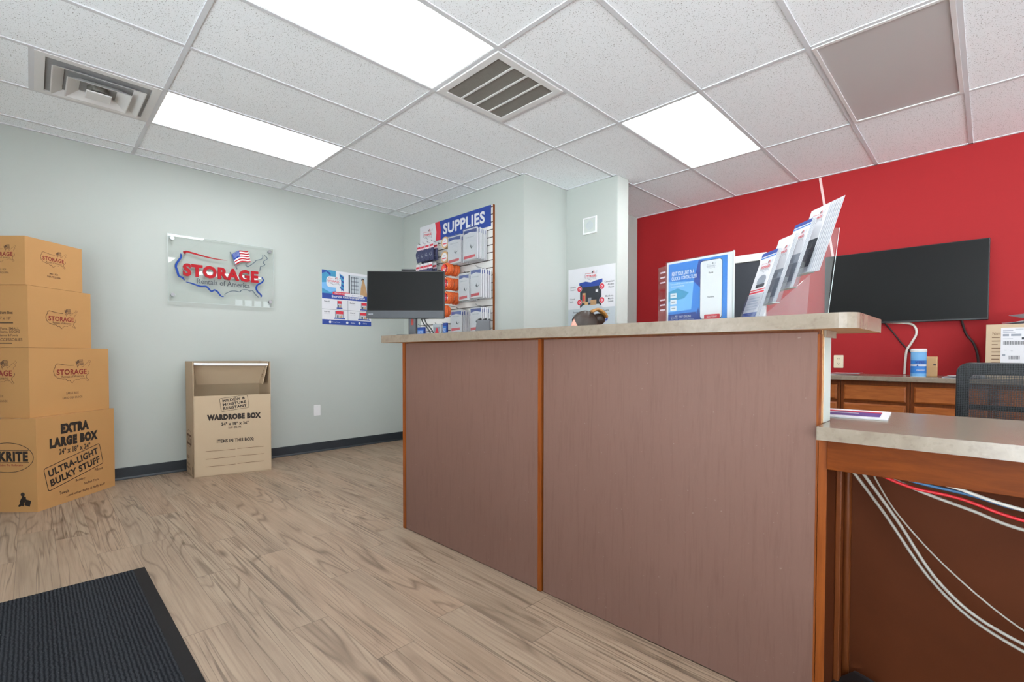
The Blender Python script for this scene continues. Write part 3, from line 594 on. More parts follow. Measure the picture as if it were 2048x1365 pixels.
carton((.4, -.647), .60, .268, 48.4, .633, .479, 'large cardboard box with map logo, second from the bottom of the stack', pr_large)
carton((.395, -.647), .486, .335, 45, 1.1135, .4225, 'medium cardboard box third from the floor, just under the topmost box', pr_med)
carton((.4, -.655), .425, .39, 45.5, 1.5375, .328, 'small cardboard box topmost of the tall stack by the left wall', pr_small)

# wardrobe box
A = Vector((.188, .336, 0)); B = Vector((.335, .914, 0)); D = Vector((-.165, .352, 0)); C = B+(D-A); Hh, Hf = 1.005, .706
org = (A+B+C+D)/4; t = thing('wardrobe_box', org, 'open tan wardrobe box with hanging bar standing against the left wall', 'box')
U = lambda p, z: Vector((p.x, p.y, z)); e1 = (B-A).normalized(); e2 = (D-A).normalized(); th = .006
def wall(p, q, inn, z0, z1, m1): return [U(p, z0), U(q, z0), U(q+inn*th, z0), U(p+inn*th, z0)], [U(p, z1), U(q, z1), U(q+inn*th, z1), U(p+inn*th, z1)]
mb = MB()
mb.hexa(*wall(A, B, e2, 0, Hf, 0), M['card2'])
ms = MB(); ms.hexa(*wall(D, A, e1, 0, Hh, 0), M['card2']); MB().hexa(*wall(B, C, -e1, 0, Hh, 0), M['card2']).build('side_panel', t, org)
MB().hexa(*wall(C, D, -e2, 0, Hh, 0), M['cardin']).build('back_panel', t, org)
MB().hexa([U(A, .004), U(B, .004), U(C, .004), U(D, .004)], [U(A, .01), U(B, .01), U(C, .01), U(D, .01)], M['cardin']).build('bottom_panel', t, org)
a, b = A+e1*.05+e2*.05, B-e1*.05+e2*.05
fl = MB(); a0, b0 = A+e1*.012+e2*.05, B-e1*.012+e2*.05; a1, b1 = A+e1*.05+e2*.15, B-e1*.03+e2*.15
fl.hexa([U(a0, .99), U(b0, .99), U(b0+e2*.005, .99), U(a0+e2*.005, .99)], [U(a1, .80), U(b1, .80), U(b1+e2*.005, .80), U(a1+e2*.005, .80)], M['card2']); fl.build('inner_flap', t, org)
sf = MB(); b2 = B-e1*.012+e2*.02; c2 = B-e1*.012+e2*.2; sf.hexa([U(b2, 1.0), U(c2, 1.0), U(c2-e1*.005, 1.0), U(b2-e1*.005, 1.0)], [U(b2-e1*.045, .80), U(c2-e1*.045, .80), U(c2-e1*.05, .80), U(b2-e1*.05, .80)], M['card2'])
ff = Fr(U(b2-e1*.0505, .80), -e2, Vector((0, 0, .2))+e1*.045); ff.o = ff.o+e2*.18
mbar = bar = MB(); pa, pb = A+e1*.015+e2*.03, B-e1*.012+e2*.03; bar.tube([U(pa, .982), U(pb, .975)], .013, M['chrome'], 14); bar.build('hanging_bar', t, org)
d = mb; fF = Fr(A, e1, (0, 0, 1)); W = (B-A).length; I = M['ink']
an = math.radians(7); cu, cv = W*.515, .635; d.outline(fF, rrect(cu, cv, .215, .115, .012, an), .003, I); n = (-math.sin(an), math.cos(an))
for k, s_ in ((1, 'MILDEW &'), (0, 'MOISTURE'), (-1, 'RESISTANT')): d.text(fF, s_, cu+n[0]*.034*k, cv+n[1]*.034*k, .18 if k < 1 else .175, .024, I, an, .04)
d.text(fF, 'WARDROBE BOX', W*.515, .517, .415, .052, I, 0, .085); d.text(fF, '24" x 18" x 36"', W*.52, .455, .21, .028, I, 0, .04); d.text(fF, '9.09 CU. FT.', W*.52, .42, .105, .018, I, 0, .04); d.text(fF, 'ITEMS IN THIS BOX:', W*.525, .305, .285, .031, I, 0, .04)
for v in (.222, .155, .088): d.rect(fF, W*.145, v, W*.52, v+.0035, M['inkg']); d.rect(fF, W*.545, v+.004, W*.895, v+.0075, M['inkg'])
fS = Fr(D, -e2, (0, 0, 1)); Ws = (A-D).length
ms.outline(fS, circ(Ws*.42, .32, .13, 30, .075), .003, M['inkg']); ms.rect(fS, Ws*.12, .265, Ws*.72, .36, M['inkg']); ms.text(fS, 'PACKRITE', Ws*.42, .313, .2, .06, M['card2'], 0, .06, .0012); ms.text(fS, 'BOX', Ws*.3, .15, .09, .03, M['inkg']); ms.text(fS, 'THIS SIDE UP', Ws*.3, .09, .14, .02, M['inkg']); ms.text(fS, 'HANDLE WITH CARE', Ws*.35, .055, .18, .02, M['inkg']); ms.shape(fS, [(Ws*.82, .03), (Ws*.9, .02), (Ws*.93, .06), (Ws*.88, .1), (Ws*.82, .09)], I)
mb.build('front_panel', t, org); ms.build('side_panel', t, org)
sf.outline(ff, [(.06, .07), (.13, .07), (.13, .16), (.06, .16)], .003, M['inkg'])
for k in range(4): sf.rect(ff, .07, .082+k*.019, .12, .09+k*.019, M['inkg'])
sf.build('side_flap', t, org)

# ------------------------------------------------------------------ floor mat
t = thing('floor_mat', (2.9, -.9, 0), 'dark blue-grey ribbed entrance mat with black rubber edge on the floor', 'mat')
MB().prism([(2.03, -1.75), (3.95, -1.75), (3.95, -.25), (2.03, -.25)], M['rub'], None, 0, .004).build('rubber_border', t, (2.9, -.9, 0), .002)
rib = MB(); n = 119; y0_, y1_ = -1.70, -.297
vs = []; N2 = n*4
for k in range(N2+1):
    y = y0_+(y1_-y0_)*k/N2; z = .0065+.0013*math.sin(2*PI*k/4)
    vs += [(2.037, y, z), (3.94, y, z)]
rib.add(vs, [(2*k, 2*k+1, 2*k+3, 2*k+2) for k in range(N2)], M['matc'], True)
rib.build('carpet', t, (2.9, -.9, 0))

# ------------------------------------------------------------------ reception counter
o = (3.56, 1.04, 0)
t = thing('reception_counter', o, 'tall reception counter front of mauve wood panels with orange wood trim', 'counter')
MB().box(2.462, 4.658, .99, 1.108, 0, 1.143, M['cabd']).build('core', t, o)
MB().box(2.49, 3.574, .975, .99, .004, 1.136, M['panel']).build('front_panel', t, o); MB().box(3.604, 4.655, .975, .99, .004, 1.136, M['panel']).build('front_panel', t, o)
MB().box(2.46, 2.487, .971, .992, 0, 1.143, M['trim']).build('trim_strip', t, o, .002); MB().box(3.574, 3.594, .969, .99, 0, 1.14, M['trim']).build('trim_strip', t, o, .002)
MB().box(4.6551, 4.6605, .974, 1.004, .0, 1.13, M['trim']).build('trim_strip', t, o)
MB().box(4.6581, 4.6605, 1.004, 1.028, .868, 1.143, M['under']).build('edge_strip', t, o)
tag(MB().box(4.6581, 4.662, 1.028, 1.108, .868, 1.13, M['pale']).build('end_panel', t, o), 'white painted counter end')
MB().box(4.662, 4.668, 1.018, 1.145, 1.122, 1.143, M['lam']).build('corbel', t, o)
# counter top slab with rounded right corner
pts = [(2.288, .925)]
pts += [(4.755-.05+.05*math.sin(a), .925+.05-.05*math.cos(a)) for a in [PI/2*k/8 for k in range(9)]]
pts += [(4.755, 1.34), (2.288, 1.34)]
mb = MB(); mb.prism(pts, M['lam'], None, 1.1435, 1.187, M['lam'], M['under'])
tag(mb.build('countertop', origin=(3.52, 1.13, 1.1435), bevel=.003), 'long stone-patterned laminate top on the tall reception counter', 'countertop')
# desk under the lower worktop
o = (5.3, 1.2, 0)
t = thing('desk', o, 'brown wooden desk frame with open knee space at the right end of the counter', 'desk')
MB().box(4.6625, 4.6835, .976, 1.50, 0, .829, M['knee']).build('side_panel', t, o); MB().box(4.6622, 4.684, .970, .976, 0, .829, M['trim']).build('edge_trim', t, o, .001)  # left side panel in darker board to paint the knee-space shade
MB().box(5.93, 5.952, .972, 1.50, 0, .829, M['trim']).build('side_panel', t, o, .0015)
MB().box(4.686, 5.93, .958, .978, .744, .829, M['apron']).build('apron', t, o, .0015)
MB().box(4.6837, 5.93, 1.21, 1.225, 0, .829, M['knee']).build('back_panel', t, o)
MB().box(4.6837, 4.699, 1.09, 1.1255, 0.005, .829, M['cabd']).build('corner_post', t, o, .003)  # darker wood than the trim paints the shade on this post
mb = MB(); mb.tube([(4.696, 1.198, .005), (4.696, 1.198, .829)], .0115, M['cabd'], 12); mb.build('corner_moulding', t, o)  # moulding darkened too, for the shade in the recess
mb = MB(); pts = [(4.664, .93), (5.97, .93), (5.97, 1.53), (2.6, 1.53), (2.6, 1.113), (4.664, 1.113)]
mb.prism(pts, M['lam'], None, .8295, .867, M['lam'], M['under'])
tag(mb.build('countertop', origin=(5.3, 1.2, .83), bevel=.003), 'lower stone-patterned laminate worktop lying on the brown wooden desk', 'worktop')
# low cabinet leg carrying the worktop behind the counter
o = (3.1, 1.3, 0); t = thing('base_cabinet', o, 'plain wooden base unit under the worktop behind the reception counter', 'cabinet')
MB().box(2.62, 2.66, 1.13, 1.5, 0, .829, M['cabd']).build('body', t, o)
# things under the desk
t = thing('power_supply_box', (4.73, 1.12, 0), 'small dusty black power box on the floor in the knee space', 'power box')
fr = Fr((4.73, 1.12, 0), (.93, -.36, 0), (.36, .93, 0)); mb = MB(); mb.fbox(fr, -.035, .05, -.11, .07, 0, .07, M['gph']); mb.build('case', t, (4.73, 1.12, 0), .006)
MB().fbox(fr, -.03, .045, -.09, .05, .0701, .0725, M['blk']).build('lid', t, (4.73, 1.12, 0), .001)
mb = MB(); mb.tube(spline([(4.77, 1.05, .02), (4.82, 1.06, .008), (4.9, 1.12, .006), (5.0, 1.17, .006)]), .004, M['bcab'], 8); mb.build('lead', t, (4.73, 1.12, 0))
yy = 1.13
CB = [('gcab', .0042, 'white network cable sagging lowest across the knee space', [(4.733, 1.0, .752), (4.80, 1.13, .60), (4.905, yy, .44), (5.02, yy, .345), (5.19, yy, .30), (5.5, yy, .33), (5.7, 1.1, .752)]),
      ('gcab', .0042, 'white network cable sagging just above the lowest loop in the knee space', [(4.757, 1.0, .75), (4.83, 1.12, .59), (4.92, yy-.01, .445), (5.03, yy-.01, .36), (5.2, yy-.01, .325), (5.5, yy-.01, .36), (5.72, 1.1, .752)]),
      ('gcab', .0022, 'thin grey wire sagging highest of the three loops in the knee space', [(4.782, 1.0, .75), (4.83, 1.12, .61), (4.95, yy-.02, .48), (5.10, yy-.02, .37), (5.25, yy-.02, .345), (5.55, yy-.02, .4), (5.74, 1.1, .752)]),
      ('rcab', .0042, 'red network cable in the bundle under the desk apron', [(4.785, 1.0, .75), (4.86, 1.03, .715), (4.96, 1.05, .70), (5.1, 1.06, .665), (5.4, 1.06, .66), (5.76, 1.05, .75)]),
      ('ucab', .0042, 'blue network cable in the bundle under the desk apron', [(4.80, 1.02, .752), (4.88, 1.05, .725), (4.98, 1.065, .71), (5.1, 1.075, .688), (5.4, 1.075, .69), (5.78, 1.05, .75)]),
      ('gcab', .0042, 'grey network cable lowest of the bundle under the desk apron', [(4.79, 1.005, .75), (4.88, 1.045, .705), (4.98, 1.05, .675), (5.1, 1.05, .645), (5.4, 1.05, .64), (5.77, 1.05, .75)]),
      ('wcab', .0042, 'white network cable highest of the bundle, tight under the desk apron', [(4.87, 1.0, .75), (4.95, 1.01, .735), (5.1, 1.02, .70), (5.4, 1.02, .70), (5.78, 1.03, .75)])]
for m_, r_, lb, P_ in CB:
    mb = MB(); mb.tube(spline(P_, 10), r_, M[m_], 8); tag(mb.build('network_cable', origin=P_[0]), lb, 'cable', 'cables under the desk')
# magazine on the worktop
mb = MB(); fr = Fr((4.58, 1.2, .8675), (1, 0, 0), (0, 1, 0)); mb.prism([(0, 0), (.21, .02), (.19, .28), (-.02, .26)], M['paper'], fr, 0, .004)
mb.shape(fr, [(.005, .05), (.185, .065), (.172, .22), (-.008, .205)], M['purple'], .0045); mb.shape(fr, [(-.002, .17), (.176, .185), (.172, .22), (-.008, .205)], M['pred'], .0048); mb.shape(fr, [(.0, .12), (.12, .13), (.118, .15), (-.002, .14)], M['paper'], .005)
tag(mb.build('leaflet', origin=(4.58, 1.2, .8675)), 'white leaflet printed purple and red on the lower worktop by the counter end', 'leaflet')

# ------------------------------------------------------------------ customer monitor on the counter
o = Vector((2.315, 1.10, 1.187)); t = thing('computer_monitor', o, 'black monitor with webcam on a stand at the left end of the counter', 'monitor')
ex = Vector((.7087, .7055, 0)); nn = Vector((.7055, -.7087, 0)); tl = math.radians(3)
ey = (Vector((0, 0, 1))*math.cos(tl)-nn*math.sin(tl)); c = Vector((2.315, 1.085, 1.305)); fr = Fr(c, ex, ey)
mb = MB(); mb.fbox(fr, -.2525, .2525, .0, .312, -.034, 0, M['blk']); mb.build('housing', t, o, .006)
mb = MB(); mb.fbox(fr, -.243, .247, .052, .305, 0.0, .0015, M['scr']); mb.build('screen', t, o)
mb = MB(); mb.fbox(fr, -.2525, .2525, .0, .048, 0, .005, M['gph']); mb.text(fr, 'Lenovo', -.225, .028, .032, .009, M['pgrey'], 0, .01, .0055); mb.build('chin', t, o, .002)
mb = MB(); mb.fbox(fr, -.03, .062, .312, .325, -.025, -.003, M['blk']); mb.build('webcam', t, o, .004)
fs = Fr((2.310, 1.147, 1.187), nn, ex); mb = MB(); mb.prism(rrect(0, 0, .045, .052, .008), M['gph'], fs, .012, .2); ps = mb.build('stand', t, o, .002)
mb2 = MB(); f3 = Fr(Vector((2.310, 1.147, 1.187))+nn*.0226, ex, (0, 0, 1)); mb2.shape(f3, rrect(0, .095, .016, .04, .004), M['inkr'], .0008); mb2.build('stand_badge', ps, o)
mb = MB(); mb.prism(rrect(0, 0, .15, .19, .02), M['gph'], fs, 0, .012); mb.build('base', t, o, .002)
for k in (0, 1):
    mb = MB(); a = c+ex*(.09+.02*k)+ey*.02-nn*.038; mb.tube(spline([a, a+ex*.02+Vector((0, 0, -.05)), a+ex*.05+Vector((0, 0, -.085)), Vector((a.x+.06, a.y+.05, 1.191))]), .004, M['blk'], 8); mb.build('monitor_cable', t, o)

# ------------------------------------------------------------------ sign holder
o = Vector((4.1, 1.16, 1.187)); t = thing('sign_holder', o, 'clear acrylic counter sign holder with a blue and white poster', 'sign')
ex = Vector((.27, -.045, 0)).normalized(); c = Vector((4.098, 1.148, 1.187)); fr = Fr(c, ex, (0, 0, 1)); W, H = .275, .246
mb = MB(); mb.fbox(fr, 0, W, 0, H, -.002, 0, M['paper']); f = fr
mb.rect(f, .008, .005, W-.022, H-.008, M['blue'])
mb.shape(f, [(.008, .05), (.11, .055), (.12, .16), (.008, .17)], M['sky'], .0008); mb.shape(f, [(.16, .12), (.17, .23), (.14, .235), (.12, .16)], M['navy'], .0009); mb.shape(f, [(.008, .09), (.08, .10), (.10, .12), (.05, .14), (.008, .13)], M['teal'], .001); mb.shape(f, [(.12, .005), (.14, .06), (.155, .01)], M['navy'], .001)
mb.shape(f, [(.008, .005), (.13, .005), (.13, .045), (.008, .04)], M['navy'], .0009)
mb.text(f, 'RENT YOUR UNIT IN A', .073, .198, .098, .016, M['paper'], 0, .02, .0014); mb.text(f, 'QUICK & CONTACTLESS', .078, .178, .11, .016, M['paper'], 0, .02, .0014); mb.text(f, 'Scan a code to rent or pay online', .068, .158, .1, .008, M['paper'], 0, .0, .0014); mb.text(f, 'from your phone', .05, .148, .06, .008, M['paper'], 0, .0, .0014)
for v in (.105, .08, .055): mb.rect(f, .018, v, .046, v+.018, M['paper'], .0014); mb.rect(f, .023, v+.007, .041, v+.011, M['pmid'], .0018)
logo(mb, f, .037, .026, .032, (M['paper'], M['paper'], M['paper']), 1.4, False, .0014); mb.text(f, 'PAY ONLINE', .085, .03, .05, .009, M['paper'], 0, .02, .0014); mb.text(f, 'Storage Rentals of America', .09, .018, .065, .006, M['paper'], 0, .01, .0014)
mb.shape(f, rrect(.191, .122, .088, .216, .012), M['pdark'], .0013); mb.shape(f, rrect(.191, .122, .085, .212, .011), M['paper'], .0016)
logo(mb, f, .191, .207, .036, (M['pmid'], M['pmid'], M['pdark']), 1.3, True, .002); mb.text(f, 'Rent', .191, .183, .018, .007, M['pdark'], 0, .02, .002); mb.text(f, 'Payments', .191, .094, .026, .007, M['pdark'], 0, .02, .002)
mb.shape(f, rrect(.196, .022, .062, .018, .003), M['pred'], .002); mb.text(f, 'SCAN TODAY', .196, .022, .04, .007, M['paper'], 0, .02, .0024)
mb.build('insert', t, o)
mb = MB(); mb.fbox(fr, -.002, W+.002, 0, H+.003, .003, .005, M['acr']); mb.fbox(fr, -.002, W+.002, 0, H+.003, -.008, -.006, M['acr']); mb.fbox(fr, W-.001, W+.002, 0, H+.003, -.006, .003, M['acre'])
mb.build('holder', t, o); mb = MB(); f2 = Fr(c, Vector((-.7, .35, 0)), (0, 0, 1)); mb.fbox(f2, .003, .055, 0, H-.01, -.001, .001, M['acrp'])
for v in (.06, .08, .1, .17, .19, .21): mb.rect(f2, .012, v, .045, v+.006, M['pink'], .0014)
mb.build('side_leaf', t, o)

# ------------------------------------------------------------------ tiered brochure holder and its brochures
O = Vector((4.372, 1.12, 1.1875)); dd = Vector((.7071, .7071, 0)); ww = Vector((.7071, -.7071, 0)); BW = .112
t = thing('brochure_holder', O, 'clear acrylic four-tier brochure holder standing at the right end of the counter', 'brochure holder')
def LP(s, h, w_): return O+dd*s+ww*w_+Vector((0, 0, h))
TL = .33
def tier(k): return .012+.056*k, .004+.05*k
for k in range(4):
    s0, h0 = tier(k); mb = MB(); bk = .15; lp = .085; dp = .024
    def slab(sa, ha, sb, hb, w0, w1, th=.0016): mb.hexa([LP(sa, ha, w0), LP(sa+th, ha, w0), LP(sa+th, ha, w1), LP(sa, ha, w1)], [LP(sb, hb, w0), LP(sb+th, hb, w0), LP(sb+th, hb, w1), LP(sb, hb, w1)], M['acrp'])
    slab(s0, h0, s0+TL*lp, h0+lp, 0, BW); slab(s0+dp, h0, s0+dp+TL*bk, h0+bk, 0, BW)
    mb.hexa([LP(s0, h0, 0), LP(s0+dp, h0, 0), LP(s0+dp, h0, BW), LP(s0, h0, BW)], [LP(s0, h0+.002, 0), LP(s0+dp, h0+.002, 0), LP(s0+dp, h0+.002, BW), LP(s0, h0+.002, BW)], M['acre'])
    for w0 in (0, BW-.0016): mb.hexa([LP(s0, h0, w0), LP(s0+dp, h0, w0), LP(s0+dp, h0, w0+.0016), LP(s0, h0, w0+.0016)], [LP(s0+TL*lp, h0+lp, w0), LP(s0+dp+TL*lp, h0+lp, w0), LP(s0+dp+TL*lp, h0+lp, w0+.0016), LP(s0+TL*lp, h0+lp, w0+.0016)], M['acrp'])
    mb.build('pocket', t, O)
for w0 in (-.0022, BW+.0004):
    mb = MB(); P_ = [(.0, 0), (.25, 0), (.262, .16), (.285, .30), (.262, .30), (.2, .155), (.145, .105), (.09, .055), (.03, .004)]
    fr = Fr(O+ww*w0, dd, (0, 0, 1)); mb.prism(P_, M['acrp'], fr, 0, -.0018 if w0 > 0 else .0018)
    mb.build('side_support', t, O)
mb = MB(); mb.tube([LP(.05, .002, BW), LP(.25, .002, BW)], .0018, M['acre'], 6); mb.tube([LP(.25, .0, BW+.001), LP(.285, .3, BW+.001)], .0009, M['acre'], 6); mb.build('edge', t, O)
BR = [('blue-topped white brochure with a van, in the lowest tier of the holder', 'navy', 'pred'), ('white brochure in the second tier from the bottom of the holder', None, 'pmid'), ('blue-topped brochure in the third tier, second from the top of the holder', 'navy', 'pmid'), ('tall white brochures fanned in the topmost tier of the holder', None, 'pdark')]
for k, (lb, topc, lowc) in enumerate(BR):
    s0, h0 = tier(k); h0 += .003; hb = .228; n_ = 5 if k < 3 else 8
    for j in range(n_):
        so = s0+.004+j*.0021+(.0012*j if k == 3 else 0); w0 = .006+(.0015*j if k < 3 else .0042*j); h_ = hb+(0 if k < 3 else .002*j)
        mb = MB(); a = lambda h, w_, e=0: LP(so+TL*h+e, h0+h, w_)
        mb.hexa([a(0, w0), a(0, w0, .0008), a(0, w0+.098, .0008), a(0, w0+.098)], [a(h_, w0), a(h_, w0, .0008), a(h_, w0+.098, .0008), a(h_, w0+.098)], M['paper'])
        if j: fe = Fr(a(0, w0), ww, a(1, 0)-a(0, 0)); mb.rect(fe, .0965, 0, .098, h_*1.05, M['pmid'])  # grey strip paints the shade along each page edge
        if j == 0:
            f = Fr(a(0, w0), ww, a(1, 0)-a(0, 0)); e = 1.053
            if topc: mb.rect(f, 0, .215*e, .098, .228*e, M[topc]); mb.rect(f, 0, .207*e, .098, .211*e, M['blue'])
            logo(mb, f, .052, .175*e if k < 3 else .2, .07, (M['pmid'], M['pred'], M['pdark']), 1.2, True)
            if k == 0: mb.rect(f, .0, .1, .098, .104, M['pred']); mb.rect(f, .0, .09, .098, .096, M['pred']); mb.shape(f, circ(.055, .135, .028, 16, .02), M['pmid'], .0008); mb.rect(f, .03, .11, .085, .122, M['pdark'], .001); mb.rect(f, 0, 0, .098, .02, M['navy']); [mb.rect(f, .012, .03+.01*q, .085, .034+.01*q, M['pgrey']) for q in range(5)]
            else: mb.rect(f, 0, .02, .098, .12, M[lowc]); mb.rect(f, .02, .04, .07, .09, M['pgrey' if k != 3 else 'pmid'], .0009)
        L_ = lb if j == 0 else 'brochure in the %s tier of the acrylic holder, %s from the front' % (('lowest', 'second', 'third', 'topmost')[k], ('second', 'third', 'fourth', 'fifth', 'sixth', 'seventh', 'eighth')[j-1])
        tag(mb.build('brochure', origin=LP(so, h0, w0)), L_, 'brochure', 'brochures in the tiered holder')

# ------------------------------------------------------------------ slatwall display of supplies
ox = (.83, YS, 1.2); t = thing('slatwall_display', ox, 'white slatwall display panel with blue SUPPLIES header on the back wall', 'display rack')
mb = MB(); mb.box(.2, 1.462, YS-.016, YS, .75, 2.575, M['slw'])
for k in range(24): z = .80+.0762*k; mb.box(.2, 1.462, YS-.0185, YS-.016, z, z+.009, M['sgroove'])
mb.build('slat_panel', t, ox)
MB().box(1.4622, 1.472, YS-.02, YS, .75, 2.575, M['trim']).build('edge_moulding', t, ox)
mb = MB(); zb, zt = 2.365, 2.575; f = Fr((.2, YS-.026, 0), (1, 0, 0), (0, 0, 1)); mb.fbox(f, 0, 1.236, zb, zt, -.006, 0, M['navy'])
mb.rect(f, 0, zb-.04, .33, zt, M['paper'], .0006); mb.shape(f, [(.30, zt), (.325, zb+.1), (.31, zb), (.40, zb), (.41, zb+.11), (.385, zt)], M['pred'], .0008); mb.shape(f, [(.24, zt), (.30, zt), (.325, zb+.1), (.31, zb), (.25, zb)], M['paper'], .001)
logo(mb, f, .155, zb+.1, .19, (M['sgrey'], M['pred'], M['pdark']), 1.1, True, .0012); mb.text(f, 'SUPPLIES', .8, zb+.108, .70, .122, M['paper'], 0, .035, .0012)
mb.build('header_sign', t, ox)
def hook(x, z, l):
    mb = MB(); mb.tube([(x, YS-.016, z), (x, YS-.016-l, z+.01), (x, YS-.016-l-.012, z+.022)], .003, M['steel'], 8); mb.build('hook', t, ox)
PR = []                                                     # prototypes
def dup(src, loc, label):
    c = src.copy(); COL.objects.link(c); c.location = loc; c['label'] = label
    for ch in src.children: d = ch.copy(); COL.objects.link(d); d.parent = c
    return c
ORD = ('front', 'second', 'third', 'fourth', 'fifth', 'sixth', 'seventh', 'eighth')
# folded white cover bags
def cover_bag(w_, h_):
    mb = MB(); mb.prism(rrect(0, -h_/2, w_, h_, .006), M['paper'], Fr((0, 0, 0), (1, 0, 0), (0, 0, 1)), -.005, .005)
    f = Fr((0, -.005, 0), (1, 0, 0), (0, 0, 1)); u = w_/2
    mb.shape(f, [(-u+.008, -.012), (u-.008, -.012), (u-.008, -.05), (0, -.036), (-u+.008, -.05)][::-1], M['navy']); mb.shape(f, [(-u+.008, -h_+.01), (u-.03, -h_+.02), (u-.03, -h_+.045), (-u+.008, -h_+.04)], M['pred'])
    mb.outline(f, circ(0, -h_*.55, w_*.26, 18), .002, M['pgrey']); mb.shape(f, [(.01, -h_*.5), (.022, -h_*.62), (.06, -h_*.55), (.02, -h_*.66), (0, -h_*.6)][::-1], M['pdark'], .0008); mb.text(f, 'bed cover', 0, -h_*.27, w_*.6, .012, M['pmid'], 0, .01)
    return mb
for row, (nm, x, z, w_, h_, n_, l0) in enumerate((('upper left', 1.045, 2.305, .215, .285, 5, .09), ('upper right', 1.30, 2.335, .215, .31, 8, .02), ('middle left', 1.20, 1.892, .165, .268, 4, .03), ('middle right', 1.385, 1.922, .165, .285, 6, .03), ('lower left', 1.075, 1.53, .18, .225, 6, .03), ('lower right', 1.385, 1.54, .17, .24, 7, .03))):
    src = None; hook(x, z+.012, .15)
    for j in range(n_):
        y = YS-.17+j*(.135/n_)+(.0 if j else -.004); lb = 'folded white cover bag, %s in the %s stack on the slatwall' % (ORD[j], nm)
        loc = (x+(j % 3-1)*.006 if j else x, y, z-(j % 2)*.006)
        if src is None: src = tag(cover_bag(w_, h_).build('cover_bag', origin=(0, 0, 0)), lb, 'cover bag', 'white cover bags on the slatwall'); src.location = loc; WP[src.name] = Vector(loc)
        else: dup(src, loc, lb)
    mb = MB(); mb.prism(rrect(0, -h_/2-.005, w_+.015, h_+.03, .008), M['bag'], Fr((x, YS-.182, z), (1, 0, 0), (0, 0, 1)), 0, .0008)
    tag(mb.build('clear_sleeve', origin=(x, YS-.182, z)), 'clear plastic sleeve over the %s stack of white cover bags' % nm, 'sleeve', 'sleeves on the slatwall')
# navy strap packs with pale header cards
for row, (nm, z, xs) in enumerate((('upper', 2.295, (.42, .50, .58, .66)), ('second', 2.075, (.40, .48, .56, .64)))):
    for i, x in enumerate(xs):
        src = None; hook(x, z+.01, .17)
        for j in range(2):
            t_ = None; y = YS-.19+.055*j; lb = '%s navy strap pack on the %s slatwall row, %s' % (('front', 'rear')[j], nm, ('leftmost', 'second from left', 'third from left', 'rightmost')[i])
            e = thing('strap_pack', (x, y, z), lb, 'strap pack', 'navy strap packs on the slatwall')
            mb = MB(); mb.box(-.033, .033, -.003, .003, -.06, .012, M['paper']); mb.rect(Fr((0, -.003, 0), (1, 0, 0), (0, 0, 1)), -.033, -.035, .033, -.015, M['pred']); mb.rect(Fr((0, -.003, 0), (1, 0, 0), (0, 0, 1)), -.033, -.06, .033, -.036, M['pink'])
            cdb = mb.build('header_card', e, Vector((x, y, z))); cdb.data.transform(Matrix.Translation((x, y, z)))
            cdb.data.update()
            mb = MB()
            for q in range(3): mb.tube(spline([(-.026+.026*q, 0, -.055), (-.03+.028*q, -.008, -.1), (-.027+.027*q, 0, -.15), (-.02+.022*q, .004, -.185)], 4), [.010]*3+[.014]*7+[.011]*3, M['navyp'], 8)
            mb.box(-.03, .03, -.008, .008, -.17, -.06, M['navyp']); mb.ring(circ(.0, -.12, .022, 14), circ(.0, -.12, .014, 14), M['pmid'], Fr((0, -.012, 0), (1, 0, 0), (0, 0, 1)), 0, .004)
            sb = mb.build('strap', e, Vector((x, y, z))); sb.data.transform(Matrix.Translation((x, y, z))); sb.data.update()
# rolls of tape with round labels
for i, (x, z) in enumerate(((.86, 2.27), (.85, 2.115))):
    e = thing('tape_roll', (x, YS-.14, z), 'tan tape roll with white label hanging on the slatwall, %s of the two' % ('upper', 'lower')[i], 'tape roll', 'tape rolls on the slatwall'); hook(x, z+.02, .13)
    fr = Fr((x, YS-.14, z), (1, 0, 0), (0, 0, 1)); mb = MB(); mb.ring(circ(0, 0, .062, 28), circ(0, 0, .036, 28), M['tape'], fr, -.045, .02); mb.build('tape', e, (x, YS-.14, z))
    mb = MB(); mb.prism(circ(0, 0, .045, 28), M['paper'], fr, .02, .022); mb.rect(fr, -.035, -.02, .035, -.008, M['pred'], .0226); mb.text(fr, 'tape', 0, .012, .045, .016, M['pmid'], 0, .02, .0226); mb.build('label_disc', e, (x, YS-.14, z))
# orange strap bundles
for i, (x, z) in enumerate(((.95, 1.97), (.955, 1.815), (.955, 1.668), (.90, 1.53))):
    nm_ = ('topmost', 'second from top', 'third from top', 'lowest')[i]; hook(x, z+.055, .2)
    for j in range(2):
        if i == 3 and j: continue
        x2, y = x+.03*0, YS-.2+.085*j
        e = thing('rope_bundle', (x2, y, z), 'orange coiled tie-down strap, %s on the %s orange peg' % (('front', 'rear')[j], nm_), 'strap', 'orange straps on the slatwall')
        fr = Fr((x2, y, z), (1, 0, 0), (0, 0, 1)); mb = MB()
        for q in range(6): rr = .058-.004*(q % 3); mb.tube([fr.p((rr)*math.cos(2*PI*a/20)*1.1, rr*math.sin(2*PI*a/20), -.03+.011*q) for a in range(21)], .0085, M['oran'], 8, False)
        mb.build('coil', e, (x2, y, z))
        mb = MB(); mb.prism(circ(-.012, 0, .045, 20), M['pred'], fr, .032, .034); mb.shape(fr, circ(-.02, .012, .02, 12), M['oran'], .0346); mb.shape(fr, [(-.03, -.03), (.0, -.035), (.01, -.015), (-.02, -.01)], M['paper'], .0348); mb.text(fr, 'rope', 0, -.005, .05, .012, M['paper'], 0, .02, .035); mb.build('label_card', e, (x2, y, z))
